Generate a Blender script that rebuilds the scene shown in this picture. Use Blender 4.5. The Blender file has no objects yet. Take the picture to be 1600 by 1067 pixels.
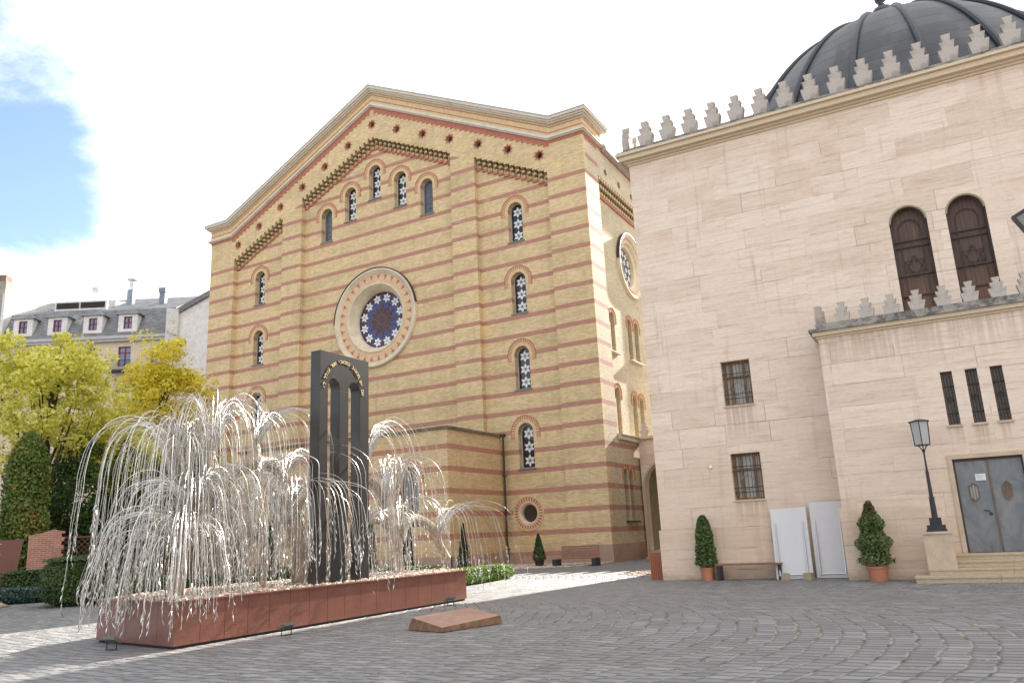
import bpy, bmesh, math, random
from mathutils import Matrix, Vector
from mathutils.geometry import tessellate_polygon
PI = math.pi
R_ = math.radians
random.seed(7)
scene = bpy.context.scene
COL = scene.collection

# ------------------------------------------------------------------ camera
cam_d = bpy.data.cameras.new('camera')
cam = bpy.data.objects.new('camera', cam_d)
COL.objects.link(cam)
cam_d.sensor_width = 36.0
cam_d.sensor_fit = 'HORIZONTAL'
cam_d.lens = 36.0 * 1234.57 / 1600.0
cam_d.clip_start = 0.1
cam_d.clip_end = 3000.0
rt = Vector((0.8712354, 0.4887710, -0.0452960))
up = Vector((0.1554550, -0.1872113, 0.9699411))
fw = Vector((-0.4655991, 0.8520885, 0.2390870))
cam.matrix_world = Matrix(((rt.x, up.x, -fw.x, 0.0), (rt.y, up.y, -fw.y, 0.0), (rt.z, up.z, -fw.z, 1.65), (0, 0, 0, 1)))
scene.camera = cam

# ------------------------------------------------------------------ sky, sun, exposure
SUN_EL = R_(26.6)
SUN_DIR = Vector((0.145, 2.0, 1.0)).normalized()
SUN_ROT = math.atan2(SUN_DIR.x, SUN_DIR.y)
world = bpy.data.worlds.new('World')
scene.world = world
world.use_nodes = True
wt = world.node_tree
wt.nodes.clear()
scene.view_settings.view_transform = 'Standard'
scene.view_settings.look = 'None'
scene.view_settings.gamma = 1.0
scene.view_settings.exposure = 1.8


class NT:
    """small helper for writing node graphs as expressions"""
    def __init__(s, nt):
        s.nt = nt

    def n(s, t, **kw):
        nd = s.nt.nodes.new(t)
        for k, v in kw.items():
            setattr(nd, k, v)
        return nd

    def put(s, sock, v):
        if isinstance(v, bpy.types.NodeSocket):
            s.nt.links.new(v, sock)
        elif v is not None:
            if isinstance(v, (tuple, list)) and len(v) == 3 and sock.type == 'RGBA':
                v = (v[0], v[1], v[2], 1.0)
            sock.default_value = v

    def m(s, op, a, b=None, c=None, clamp=False):
        nd = s.n('ShaderNodeMath', operation=op, use_clamp=clamp)
        s.put(nd.inputs[0], a)
        s.put(nd.inputs[1], b)
        s.put(nd.inputs[2], c)
        return nd.outputs[0]

    def mix(s, fac, a, b, mode='MIX'):
        nd = s.n('ShaderNodeMix', data_type='RGBA', blend_type=mode)
        s.put(nd.inputs[0], fac)
        s.put(nd.inputs[6], a)
        s.put(nd.inputs[7], b)
        return nd.outputs[2]

    def sep(s, v):
        nd = s.n('ShaderNodeSeparateXYZ')
        s.put(nd.inputs[0], v)
        return nd.outputs

    def comb(s, x, y, z):
        nd = s.n('ShaderNodeCombineXYZ')
        s.put(nd.inputs[0], x)
        s.put(nd.inputs[1], y)
        s.put(nd.inputs[2], z)
        return nd.outputs[0]

    def noise(s, vec, scale, detail=3.0, rough=0.55, dist=0.0, out=0):
        nd = s.n('ShaderNodeTexNoise')
        s.put(nd.inputs['Vector'], vec)
        nd.inputs['Scale'].default_value = scale
        nd.inputs['Detail'].default_value = detail
        nd.inputs['Roughness'].default_value = rough
        nd.inputs['Distortion'].default_value = dist
        return nd.outputs[out]

    def ramp(s, fac, stops, interp='LINEAR'):
        nd = s.n('ShaderNodeValToRGB')
        s.put(nd.inputs[0], fac)
        cr = nd.color_ramp
        cr.interpolation = interp
        while len(cr.elements) < len(stops):
            cr.elements.new(0.5)
        for e, (p, c) in zip(cr.elements, stops):
            e.position = p
            e.color = (c[0], c[1], c[2], 1.0) if not isinstance(c, (int, float)) else (c, c, c, 1.0)
        return nd.outputs[0]

    def smooth(s, v, a, b):
        nd = s.n('ShaderNodeMapRange', interpolation_type='SMOOTHSTEP')
        s.put(nd.inputs[0], v)
        nd.inputs[1].default_value = a
        nd.inputs[2].default_value = b
        return nd.outputs[0]

    def scale(s, vec, x, y, z):
        nd = s.n('ShaderNodeVectorMath', operation='MULTIPLY')
        s.put(nd.inputs[0], vec)
        nd.inputs[1].default_value = (x, y, z)
        return nd.outputs[0]

    def wn(s, vec):
        nd = s.n('ShaderNodeTexWhiteNoise', noise_dimensions='3D')
        s.put(nd.inputs['Vector'], vec)
        return nd.outputs


g = NT(wt)
tc = g.n('ShaderNodeTexCoord').outputs['Generated']
sky = g.n('ShaderNodeTexSky', sky_type='NISHITA')
sky.sun_disc = False
sky.sun_elevation = SUN_EL
sky.sun_rotation = SUN_ROT
sky.air_density = 1.2
sky.dust_density = 1.0
sky.ozone_density = 1.5
dz = g.sep(tc)
# thin autumn cloud deck: nearly closed everywhere, open in the west (left of the view)
flat = g.n('ShaderNodeVectorMath', operation='SCALE')
g.put(flat.inputs[0], tc)
g.put(flat.inputs['Scale'], g.m('DIVIDE', 1.0, g.m('ADD', g.m('MAXIMUM', dz[2], 0.02), 0.25)))
cl = g.noise(flat.outputs[0], 1.9, 9.0, 0.62, 0.35)
dt = g.n('ShaderNodeVectorMath', operation='DOT_PRODUCT')
g.put(dt.inputs[0], tc)
dt.inputs[1].default_value = (-0.871, -0.489, 0.045)
open_ = g.m('MULTIPLY', g.smooth(dt.outputs['Value'], 0.395, 0.52), g.smooth(dz[2], 0.24, 0.36))
cov = g.m('SUBTRACT', g.m('MULTIPLY_ADD', g.m('SUBTRACT', cl, 0.5), 1.9, 0.86), g.m('MULTIPLY', open_, 0.74))
cmask = g.smooth(cov, 0.18, 0.62)
skyc = g.n('ShaderNodeVectorMath', operation='SCALE')
g.put(skyc.inputs[0], sky.outputs[0])
skyc.inputs['Scale'].default_value = 0.075
cloudc = g.mix(g.noise(flat.outputs[0], 4.0, 5.0), (0.40, 0.41, 0.43), (0.60, 0.60, 0.61))
colr = g.mix(cmask, skyc.outputs[0], cloudc)
bg = g.n('ShaderNodeBackground')
g.put(bg.inputs['Color'], colr)
bg.inputs['Strength'].default_value = 1.0
wo = g.n('ShaderNodeOutputWorld')
wt.links.new(bg.outputs[0], wo.inputs[0])

sun_d = bpy.data.lights.new('sun', 'SUN')
sun_d.energy = 5.0
sun_d.angle = R_(0.5)
sun_d.color = (1.0, 0.955, 0.88)
sun = bpy.data.objects.new('sun', sun_d)
COL.objects.link(sun)
sun.rotation_euler = SUN_DIR.to_track_quat('Z', 'Y').to_euler()
sun.location = SUN_DIR * 200


# ------------------------------------------------------------------ materials
def new_mat(name):
    m = bpy.data.materials.new(name)
    m.use_nodes = True
    nt = m.node_tree
    b = nt.nodes['Principled BSDF']
    return m, NT(nt), b


def bump(g, b, h, strength=0.3, dist=0.02):
    nd = g.n('ShaderNodeBump')
    nd.inputs['Strength'].default_value = strength
    nd.inputs['Distance'].default_value = dist
    g.put(nd.inputs['Height'], h)
    g.nt.links.new(nd.outputs[0], b.inputs['Normal'])


def mat_plain(name, col, rough=0.7, metal=0.0, var=0.12, scale=3.0, bumps=0.0, spec=None):
    m, g, b = new_mat(name)
    oc = g.n('ShaderNodeTexCoord').outputs['Object']
    nz = g.noise(oc, scale, 5.0, 0.6)
    nz2 = g.noise(oc, scale * 7, 3.0, 0.6)
    f = g.m('ADD', g.m('MULTIPLY', nz, 0.7), g.m('MULTIPLY', nz2, 0.3))
    lo = tuple(c * (1 - var * 1.6) for c in col)
    hi = tuple(min(1, c * (1 + var * 1.3)) for c in col)
    g.put(b.inputs['Base Color'], g.ramp(f, [(0.3, lo), (0.7, hi)]))
    b.inputs['Roughness'].default_value = rough
    b.inputs['Metallic'].default_value = metal
    if spec is not None:
        b.inputs['Specular IOR Level'].default_value = spec
    if bumps:
        bump(g, b, nz2, bumps, 0.01)
    return m


def face_uv(g, objs=True):
    """(u, z) on upright walls whatever way they face; object coordinates"""
    oc = g.n('ShaderNodeTexCoord').outputs['Object']
    o = g.sep(oc)
    geo = g.n('ShaderNodeNewGeometry')
    vt = g.n('ShaderNodeVectorTransform', vector_type='NORMAL', convert_from='WORLD', convert_to='OBJECT')
    g.put(vt.inputs[0], geo.outputs['True Normal'])
    nn = g.sep(vt.outputs[0])
    ax = g.m('GREATER_THAN', g.m('ABSOLUTE', nn[0]), 0.5)
    u = g.m('ADD', g.m('MULTIPLY', o[1], ax), g.m('MULTIPLY', o[0], g.m('SUBTRACT', 1.0, ax)))
    return oc, o, u


def mat_brick(name, bands=True, yellow=(0.70, 0.52, 0.275), limit=True, red=(0.50, 0.205, 0.135)):
    m, g, b = new_mat(name)
    oc, o, u = face_uv(g)
    rowz = g.m('SUBTRACT', o[2], 1.655)
    vec = g.comb(u, g.m('ADD', rowz, 76.4), 0.0)

    def btex(c1, c2, mo):
        t = g.n('ShaderNodeTexBrick')
        t.offset = 0.5
        g.put(t.inputs['Vector'], vec)
        g.put(t.inputs['Color1'], c1)
        g.put(t.inputs['Color2'], c2)
        g.put(t.inputs['Mortar'], mo)
        t.inputs['Scale'].default_value = 1.0
        t.inputs['Mortar Size'].default_value = 0.009
        t.inputs['Mortar Smooth'].default_value = 0.3
        t.inputs['Bias'].default_value = -0.1
        t.inputs['Brick Width'].default_value = 0.27
        t.inputs['Row Height'].default_value = 0.0764
        return t
    y2 = (yellow[0] * 0.84, yellow[1] * 0.80, yellow[2] * 0.68)
    y1 = (min(1, yellow[0] * 1.14), yellow[1] * 1.14, yellow[2] * 1.15)
    ty_ = btex(y1, y2, (0.50, 0.43, 0.32))
    tr_ = btex(red, (red[0] * 0.75, red[1] * 0.8, red[2] * 0.8), (0.50, 0.36, 0.27))
    large = g.noise(g.scale(oc, 0.35, 0.35, 0.8), 0.8, 5.0, 0.6)
    tint = g.ramp(large, [(0.3, (0.84, 0.83, 0.80)), (0.5, (1, 1, 1)), (0.72, (1.10, 1.07, 1.0))])
    ycol = g.mix(1.0, ty_.outputs[0], tint, 'MULTIPLY')
    green = g.smooth(g.noise(g.scale(oc, 0.5, 0.5, 1.6), 1.3, 4.0), 0.52, 0.72)
    ycol = g.mix(g.m('MULTIPLY', green, 0.28), ycol, (0.46, 0.36, 0.17))
    if bands:
        k = g.m('FRACT', g.m('DIVIDE', g.m('ADD', rowz, 122.22), 1.2222))
        band = g.m('LESS_THAN', k, 0.235)
        if limit:
            line = g.m('SUBTRACT', 31.0, g.m('MULTIPLY', g.m('ABSOLUTE', g.m('ADD', o[0], 17.0)), 0.474))
            line = g.m('MAXIMUM', line, 24.05)
            rec = g.m('MULTIPLY', g.m('GREATER_THAN', o[1], 0.2), 4.0)
            band = g.m('MULTIPLY', band, g.m('LESS_THAN', o[2], g.m('ADD', line, rec)))
            # side wall: bands only on the corner pier and near the ground
            sd = g.m('GREATER_THAN', g.m('ADD', o[1], g.m('MULTIPLY', g.m('GREATER_THAN', o[2], 7.3), 0.0)), 2.2)
            hi = g.m('GREATER_THAN', o[2], 7.3)
            band = g.m('MULTIPLY', band, g.m('SUBTRACT', 1.0, g.m('MULTIPLY', sd, hi)))
        col = g.mix(band, ycol, tr_.outputs[0])
    else:
        col = ycol
    dirt = g.smooth(g.noise(g.scale(oc, 1.5, 1.5, 0.16), 1.6, 6.0, 0.65), 0.50, 0.74)
    rep_ = g.smooth(g.noise(g.scale(oc, 1.0, 1.0, 3.0), 0.45, 4.0, 0.7), 0.60, 0.66)
    col = g.mix(g.m('MULTIPLY', rep_, 0.22), col, (0.76, 0.64, 0.44))
    col = g.mix(g.m('MULTIPLY', dirt, 0.30), col, (0.30, 0.22, 0.13))
    # damp and dirt low down
    low = g.smooth(g.m('ADD', o[2], g.m('MULTIPLY', large, 0.8)), 1.6, 0.7)
    col = g.mix(g.m('MULTIPLY', low, 0.35), col, (0.26, 0.16, 0.10))
    g.put(b.inputs['Base Color'], col)
    b.inputs['Roughness'].default_value = 0.8
    bump(g, b, g.m('SUBTRACT', 1.0, ty_.outputs[1]), 0.5, 0.008)
    return m


def mat_travertine(name, base=(0.73, 0.585, 0.465), row=0.665, wid=3.8):
    m, g, b = new_mat(name)
    oc, o, u = face_uv(g)
    # course index, course by course shift
    ri = g.m('FLOOR', g.m('DIVIDE', g.m('ADD', o[2], 0.375), row))
    shift = g.m('MULTIPLY', g.wn(g.comb(ri, 3.0, 1.0))[0], wid)
    uu = g.m('DIVIDE', g.m('ADD', g.m('ADD', u, shift), 60.0), wid)
    ui = g.m('FLOOR', uu)
    fu = g.m('FRACT', uu)
    split = g.wn(g.comb(ri, ui, 7.0))[0]
    cut = g.m('ADD', 0.36, g.m('MULTIPLY', split, 0.28))
    side = g.m('GREATER_THAN', fu, cut)
    idv = g.wn(g.comb(ri, g.m('ADD', ui, g.m('MULTIPLY', side, 0.5)), 2.0))
    fz = g.m('FRACT', g.m('DIVIDE', g.m('ADD', o[2], 0.375), row))
    dz_ = g.m('MULTIPLY', g.m('MINIMUM', fz, g.m('SUBTRACT', 1.0, fz)), row)
    du = g.m('MULTIPLY', g.m('MINIMUM', g.m('MINIMUM', fu, g.m('SUBTRACT', 1.0, fu)), g.m('ABSOLUTE', g.m('SUBTRACT', fu, cut))), wid)
    jz = g.smooth(dz_, 0.016, 0.004)
    ju = g.smooth(du, 0.014, 0.003)
    joint = g.m('MAXIMUM', jz, ju)
    # travertine veining: long level streaks, shifted stone by stone
    off = g.comb(g.m('MULTIPLY', idv[0], 37.0), 0.0, g.m('MULTIPLY', idv[0], 11.0))
    va = g.n('ShaderNodeVectorMath', operation='ADD')
    g.put(va.inputs[0], g.comb(g.m('MULTIPLY', u, 0.45), 0.0, g.m('MULTIPLY', o[2], 5.0)))
    g.put(va.inputs[1], off)
    vein = g.noise(va.outputs[0], 1.6, 7.0, 0.68, 0.4)
    fine = g.noise(g.comb(g.m('MULTIPLY', u, 3.0), 0.0, g.m('MULTIPLY', o[2], 16.0)), 2.0, 5.0, 0.7)
    c = g.ramp(vein, [(0.25, (base[0] * 0.74, base[1] * 0.66, base[2] * 0.58)), (0.44, base), (0.60, (base[0] * 1.10, base[1] * 1.13, base[2] * 1.15)), (0.78, (base[0] * 0.88, base[1] * 0.80, base[2] * 0.72))])
    c = g.mix(0.6, c, g.ramp(fine, [(0.3, (0.74, 0.68, 0.62)), (0.5, (1.0, 1.0, 1.0)), (0.7, (1.06, 1.06, 1.06))]), 'MULTIPLY')
    tint = g.ramp(idv[0], [(0.0, (0.91, 0.88, 0.85)), (0.25, (1.0, 0.98, 0.96)), (0.7, (1.03, 1.02, 1.02)), (1.0, (1.07, 1.08, 1.10))])
    c = g.mix(0.8, c, tint, 'MULTIPLY')
    pits = g.smooth(g.noise(g.comb(g.m('MULTIPLY', u, 1.0), 0.0, g.m('MULTIPLY', o[2], 3.5)), 13.0, 4.0, 0.75), 0.66, 0.73)
    zone = g.smooth(g.noise(g.comb(u, 0.0, o[2]), 1.4, 3.0), 0.45, 0.6)
    pits = g.m('MULTIPLY', pits, zone)
    c = g.mix(g.m('MULTIPLY', pits, 0.55), c, (0.22, 0.15, 0.10))
    # pale lime runs and brown runs
    runs = g.noise(g.comb(g.m('MULTIPLY', u, 2.2), 0.0, g.m('MULTIPLY', o[2], 0.12)), 1.5, 4.0, 0.6)
    c = g.mix(g.m('MULTIPLY', g.smooth(runs, 0.58, 0.68), 0.38), c, (0.70, 0.63, 0.58))
    c = g.mix(g.m('MULTIPLY', g.smooth(runs, 0.42, 0.30), 0.34), c, (0.40, 0.27, 0.17))
    strk = g.noise(g.comb(g.m('MULTIPLY', u, 7.0), 2.0, g.m('MULTIPLY', o[2], 0.25)), 1.6, 4.0, 0.65)
    st_all = None
    for (ua, ub, zt_, zb_) in ((9.03, 9.37, 4.05, 3.25), (9.66, 9.98, 4.05, 3.25), (10.27, 10.6, 4.05, 3.25), (2.6, 3.6, 5.5, 4.1), (2.6, 3.6, 2.4, 1.2)):
        w_ = g.m('MULTIPLY', g.smooth(u, ua - 0.06, ua + 0.05), g.smooth(u, ub + 0.06, ub - 0.05))
        w_ = g.m('MULTIPLY', w_, g.m('MULTIPLY', g.m('LESS_THAN', o[2], zt_), g.smooth(o[2], zb_, zt_ - 0.1)))
        st_all = w_ if st_all is None else g.m('MAXIMUM', st_all, w_)
    eav = g.m('MAXIMUM', g.m('MULTIPLY', g.m('LESS_THAN', o[2], 7.12), g.smooth(o[2], 5.7, 7.1)), 0.0)
    eav = g.m('MULTIPLY', eav, g.m('MULTIPLY', g.m('LESS_THAN', o[1], -1.0), 0.8))
    sm = g.m('MULTIPLY', g.m('MAXIMUM', st_all, eav), g.smooth(strk, 0.36, 0.60))
    c = g.mix(g.m('MULTIPLY', sm, 0.50), c, (0.36, 0.24, 0.15))
    lime = g.m('MULTIPLY', g.smooth(o[2], 11.5, 15.0), g.smooth(strk, 0.58, 0.70))
    c = g.mix(g.m('MULTIPLY', lime, 0.45), c, (0.78, 0.72, 0.68))
    yel = g.smooth(g.noise(g.comb(g.m('MULTIPLY', u, 0.6), 4.0, g.m('MULTIPLY', o[2], 1.0)), 0.9, 4.0), 0.56, 0.75)
    c = g.mix(g.m('MULTIPLY', yel, 0.30), c, (0.52, 0.34, 0.19))
    c = g.mix(g.m('MULTIPLY', g.smooth(o[2], 6.0, 0.4), 0.42), c, (0.60, 0.42, 0.265))
    foot = g.smooth(g.m('ADD', o[2], g.m('MULTIPLY', g.noise(oc, 1.3, 5.0, 0.7), 0.9)), 0.75, 0.42)
    c = g.mix(g.m('MULTIPLY', foot, 0.5), c, (0.24, 0.17, 0.11))
    jc = g.mix(g.smooth(g.noise(oc, 0.9, 3.0), 0.45, 0.6), (0.24, 0.18, 0.14), (0.70, 0.64, 0.58))
    jv = g.m('ADD', 0.15, g.m('MULTIPLY', g.smooth(g.noise(oc, 0.55, 4.0, 0.6), 0.42, 0.62), 0.65))
    c = g.mix(g.m('MULTIPLY', joint, jv), c, jc)
    g.put(b.inputs['Base Color'], c)
    b.inputs['Roughness'].default_value = 0.6
    b.inputs['Specular IOR Level'].default_value = 0.3
    h = g.m('SUBTRACT', g.m('MULTIPLY', vein, 0.2), g.m('ADD', joint, g.m('MULTIPLY', pits, 0.7)))
    bump(g, b, h, 0.35, 0.008)
    return m


def mat_weathered(name, base, dark=(0.10, 0.095, 0.085), thr=(0.48, 0.66), scale=2.0, rough=0.85):
    m, g, b = new_mat(name)
    oc = g.n('ShaderNodeTexCoord').outputs['Object']
    n1 = g.noise(oc, scale, 6.0, 0.7)
    n2 = g.noise(oc, scale * 9, 4.0, 0.7)
    c = g.ramp(n2, [(0.3, tuple(x * 0.82 for x in base)), (0.7, tuple(min(1, x * 1.15) for x in base))])
    c = g.mix(g.smooth(g.m('ADD', g.m('MULTIPLY', n1, 0.75), g.m('MULTIPLY', n2, 0.25)), thr[0], thr[1]), c, dark)
    g.put(b.inputs['Base Color'], c)
    b.inputs['Roughness'].default_value = rough
    bump(g, b, n2, 0.5, 0.015)
    return m


def mat_leaf(name, cols, transl=0.35, rough=0.5):
    m, g, b = new_mat(name)
    geo = g.n('ShaderNodeNewGeometry')
    oc = g.n('ShaderNodeTexCoord').outputs['Object']
    f = g.m('ADD', g.m('MULTIPLY', geo.outputs['Random Per Island'], 0.55), g.m('MULTIPLY', g.smooth(g.noise(oc, 0.7, 3.0), 0.3, 0.7), 0.45))
    n = len(cols)
    c = g.ramp(f, [(i / (n - 1.0), cc) for i, cc in enumerate(cols)])
    g.put(b.inputs['Base Color'], c)
    b.inputs['Roughness'].default_value = rough
    tr = g.n('ShaderNodeBsdfTranslucent')
    g.put(tr.inputs[0], c)
    mx = g.n('ShaderNodeMixShader')
    mx.inputs[0].default_value = transl
    out = [x for x in g.nt.nodes if x.type == 'OUTPUT_MATERIAL'][0]
    g.nt.links.new(b.outputs[0], mx.inputs[1])
    g.nt.links.new(tr.outputs[0], mx.inputs[2])
    g.nt.links.new(mx.outputs[0], out.inputs[0])
    return m


def mat_paving():
    """setts laid in segmental arcs: strips along x, bows pointing to +x"""
    m, g, b = new_mat('paving_setts')
    oc = g.n('ShaderNodeTexCoord').outputs['Object']
    wob = g.noise(oc, 0.8, 2.0, 0.5, out=1)
    wv = g.n('ShaderNodeVectorMath', operation='MULTIPLY_ADD')
    g.put(wv.inputs[0], wob)
    wv.inputs[1].default_value = (0.24, 0.16, 0.0)
    g.put(wv.inputs[2], oc)
    wv2 = g.n('ShaderNodeVectorMath', operation='MULTIPLY_ADD')
    g.put(wv2.inputs[0], g.noise(oc, 4.5, 2.0, 0.5, out=1))
    wv2.inputs[1].default_value = (0.04, 0.04, 0.0)
    g.put(wv2.inputs[2], wv.outputs[0])
    o = g.sep(wv2.outputs[0])
    W = 13.0
    yy = g.m('DIVIDE', g.m('ADD', g.m('SUBTRACT', o[1], 12.3 - W / 2), 130.0), W)
    strip = g.m('FLOOR', yy)
    t = g.m('MULTIPLY', g.m('SUBTRACT', g.m('FRACT', yy), 0.5), W)      # across the strip
    Rr = 9.5
    root = g.m('SQRT', g.m('SUBTRACT', Rr * Rr, g.m('MULTIPLY', t, t)))
    ang = g.m('ARCSINE', g.m('DIVIDE', t, Rr))
    phase = g.m('SUBTRACT', o[0], root)                                  # same arc = same phase
    pitch = 0.325
    rr = g.m('DIVIDE', g.m('ADD', phase, 200.0), pitch)
    ri = g.m('FLOOR', rr)
    fr = g.m('FRACT', rr)
    rowrand = g.wn(g.comb(ri, strip, 1.0))[0]
    sl = 0.235
    ss = g.m('ADD', g.m('DIVIDE', g.m('ADD', g.m('MULTIPLY', ang, Rr), 20.0), sl), g.m('ADD', g.m('MULTIPLY', rowrand, 0.5), g.m('MULTIPLY', rowrand, 3.1)))
    si = g.m('FLOOR', ss)
    fs = g.m('FRACT', ss)
    rid = g.wn(g.comb(ri, si, strip))
    ca = g.m('COSINE', ang)
    dr = g.m('MULTIPLY', g.m('MULTIPLY', g.m('MINIMUM', fr, g.m('SUBTRACT', 1.0, fr)), pitch), ca)
    ds = g.m('MULTIPLY', g.m('MINIMUM', fs, g.m('SUBTRACT', 1.0, fs)), sl)
    edge_a = g.m('MINIMUM', g.m('MULTIPLY', dr, 0.8), g.m('MULTIPLY', ds, 1.1))
    isrow = g.m('LESS_THAN', g.m('MULTIPLY', dr, 0.8), g.m('MULTIPLY', ds, 1.1))
    edge = edge_a
    rag = g.m('MULTIPLY', g.m('SUBTRACT', g.noise(oc, 22.0, 2.0), 0.5), 0.014)
    edge = g.m('ADD', edge, rag)
    joint = g.smooth(edge, 0.020, 0.008)
    dome = g.smooth(edge, 0.0, 0.045)
    stone = g.ramp(rid[0], [(0.0, (0.155, 0.152, 0.153)), (0.4, (0.190, 0.185, 0.185)), (0.85, (0.23, 0.223, 0.221)), (1.0, (0.28, 0.266, 0.255))])
    n2 = g.noise(oc, 45.0, 4.0, 0.7)
    stone = g.mix(0.5, stone, g.ramp(n2, [(0.3, (0.78, 0.78, 0.78)), (0.7, (1.2, 1.2, 1.2))]), 'MULTIPLY')
    blot = g.noise(oc, 0.35, 5.0, 0.6)
    stone = g.mix(g.m('MULTIPLY', g.smooth(blot, 0.5, 0.7), 0.35), stone, (0.19, 0.165, 0.145))
    moss = g.smooth(g.noise(oc, 1.1, 4.0), 0.6, 0.75)
    jn = g.noise(oc, 2.3, 5.0, 0.7)
    jc = g.mix(g.m('ADD', g.m('MULTIPLY', isrow, g.m('MULTIPLY', g.smooth(jn, 0.38, 0.58), 0.7)), g.m('MULTIPLY', g.m('SUBTRACT', 1.0, isrow), g.smooth(jn, 0.60, 0.72))), (0.055, 0.050, 0.045), (0.42, 0.385, 0.31))
    jc = g.mix(g.m('MULTIPLY', moss, 0.5), jc, (0.07, 0.085, 0.03))
    col = g.mix(joint, stone, jc)
    g.put(b.inputs['Base Color'], col)
    g.put(b.inputs['Roughness'], g.ramp(rid[0], [(0, 0.5), (1, 0.72)]))
    h = g.m('ADD', g.m('MULTIPLY', dome, 1.0), g.m('ADD', g.m('MULTIPLY', n2, 0.12), g.m('MULTIPLY', rid[0], 0.35)))
    bump(g, b, h, 1.0, 0.028)
    return m


M = {}
M['brick'] = mat_brick('yellow_brick_with_red_bands')
M['brick_annex'] = mat_brick('annex_brick', limit=False, yellow=(0.68, 0.485, 0.25), red=(0.52, 0.185, 0.10))
M['brick_plain'] = mat_brick('plain_brick_with_glare', bands=False, yellow=(0.54, 0.45, 0.30))  # glare of the grazing sun is mixed into this yellow
M['brick_side'] = mat_brick('banded_side_brick_with_glare', yellow=(0.56, 0.47, 0.32), red=(0.42, 0.18, 0.135))  # banded brick lightened: sun glare on the side wall put into its colour
M['brick_red'] = mat_plain('red_brick', (0.47, 0.17, 0.11), 0.85, var=0.2, scale=4, bumps=0.3)
M['brick_yel'] = mat_plain('yellow_arch_brick', (0.66, 0.49, 0.27), 0.85, var=0.14, scale=5, bumps=0.2)
M['salmon'] = mat_plain('salmon_terracotta', (0.68, 0.47, 0.29), 0.8, var=0.12, scale=4)
M['cream'] = mat_plain('cream_render', (0.68, 0.57, 0.41), 0.75, var=0.14, scale=2)
M['cornice'] = mat_weathered('pale_cornice_stone', (0.68, 0.61, 0.50), (0.45, 0.40, 0.33), (0.5, 0.75), 1.2)
M['cornice_top'] = mat_plain('zinc_flashing', (0.46, 0.43, 0.42), 0.6, var=0.1)
M['dark'] = mat_plain('shadowed_void', (0.03, 0.025, 0.02), 0.9)
M['corbel'] = mat_plain('corbel_brick_with_shade', (0.15, 0.105, 0.045), 0.85, var=0.25, scale=8)  # brown brick darkened further to stand in for shade in the slots
M['glass'] = mat_plain('dark_window_glass', (0.022, 0.018, 0.026), 0.12, var=0.2, spec=0.6)
M['glass_grey'] = mat_plain('grey_window_glass', (0.10, 0.11, 0.13), 0.15, var=0.2, spec=0.8)
M['glass_blue'] = mat_plain('blue_rose_glass', (0.02, 0.03, 0.15), 0.15, var=0.2)
M['maroon'] = mat_plain('maroon_tracery', (0.085, 0.03, 0.035), 0.5)
M['white'] = mat_plain('white_star_glass', (0.78, 0.78, 0.76), 0.3, var=0.04)
M['lead'] = mat_plain('lead_line', (0.16, 0.14, 0.13), 0.5)
M['winframe'] = mat_plain('pale_window_frame', (0.40, 0.37, 0.33), 0.6)
M['sill'] = mat_plain('grey_zinc_sill', (0.20, 0.19, 0.18), 0.5)
M['plinth'] = mat_weathered('pink_plinth_stone', (0.44, 0.29, 0.22), (0.25, 0.16, 0.11), (0.5, 0.75), 1.5)
M['trav'] = mat_travertine('travertine_ashlar')
M['trav_plain'] = mat_plain('travertine_trim', (0.56, 0.43, 0.30), 0.65, var=0.14, scale=3, bumps=0.2)
M['trav_step'] = mat_weathered('travertine_step', (0.50, 0.40, 0.27), (0.26, 0.19, 0.12), (0.55, 0.75), 3.0)
M['trav_cornice'] = mat_weathered('yellowed_cornice', (0.66, 0.53, 0.37), (0.46, 0.35, 0.23), (0.55, 0.8), 2.2)
M['coping'] = mat_weathered('lichen_grey_coping', (0.36, 0.32, 0.28), (0.10, 0.095, 0.085), (0.42, 0.60), 3.0)
M['merlon'] = mat_weathered('weathered_merlon', (0.50, 0.44, 0.38), (0.22, 0.19, 0.16), (0.46, 0.68), 3.2)
M['iron'] = mat_plain('black_iron', (0.018, 0.018, 0.020), 0.45, var=0.3, spec=0.5)
M['bars'] = mat_plain('rusty_dark_bars', (0.045, 0.03, 0.02), 0.6, var=0.3)
M['darkmetal'] = mat_plain('brown_metal_pipe', (0.05, 0.03, 0.025), 0.5)

# ------------------------------------------------------------------ mesh helpers
OFF = [Vector((0, 0, 0))]


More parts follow.
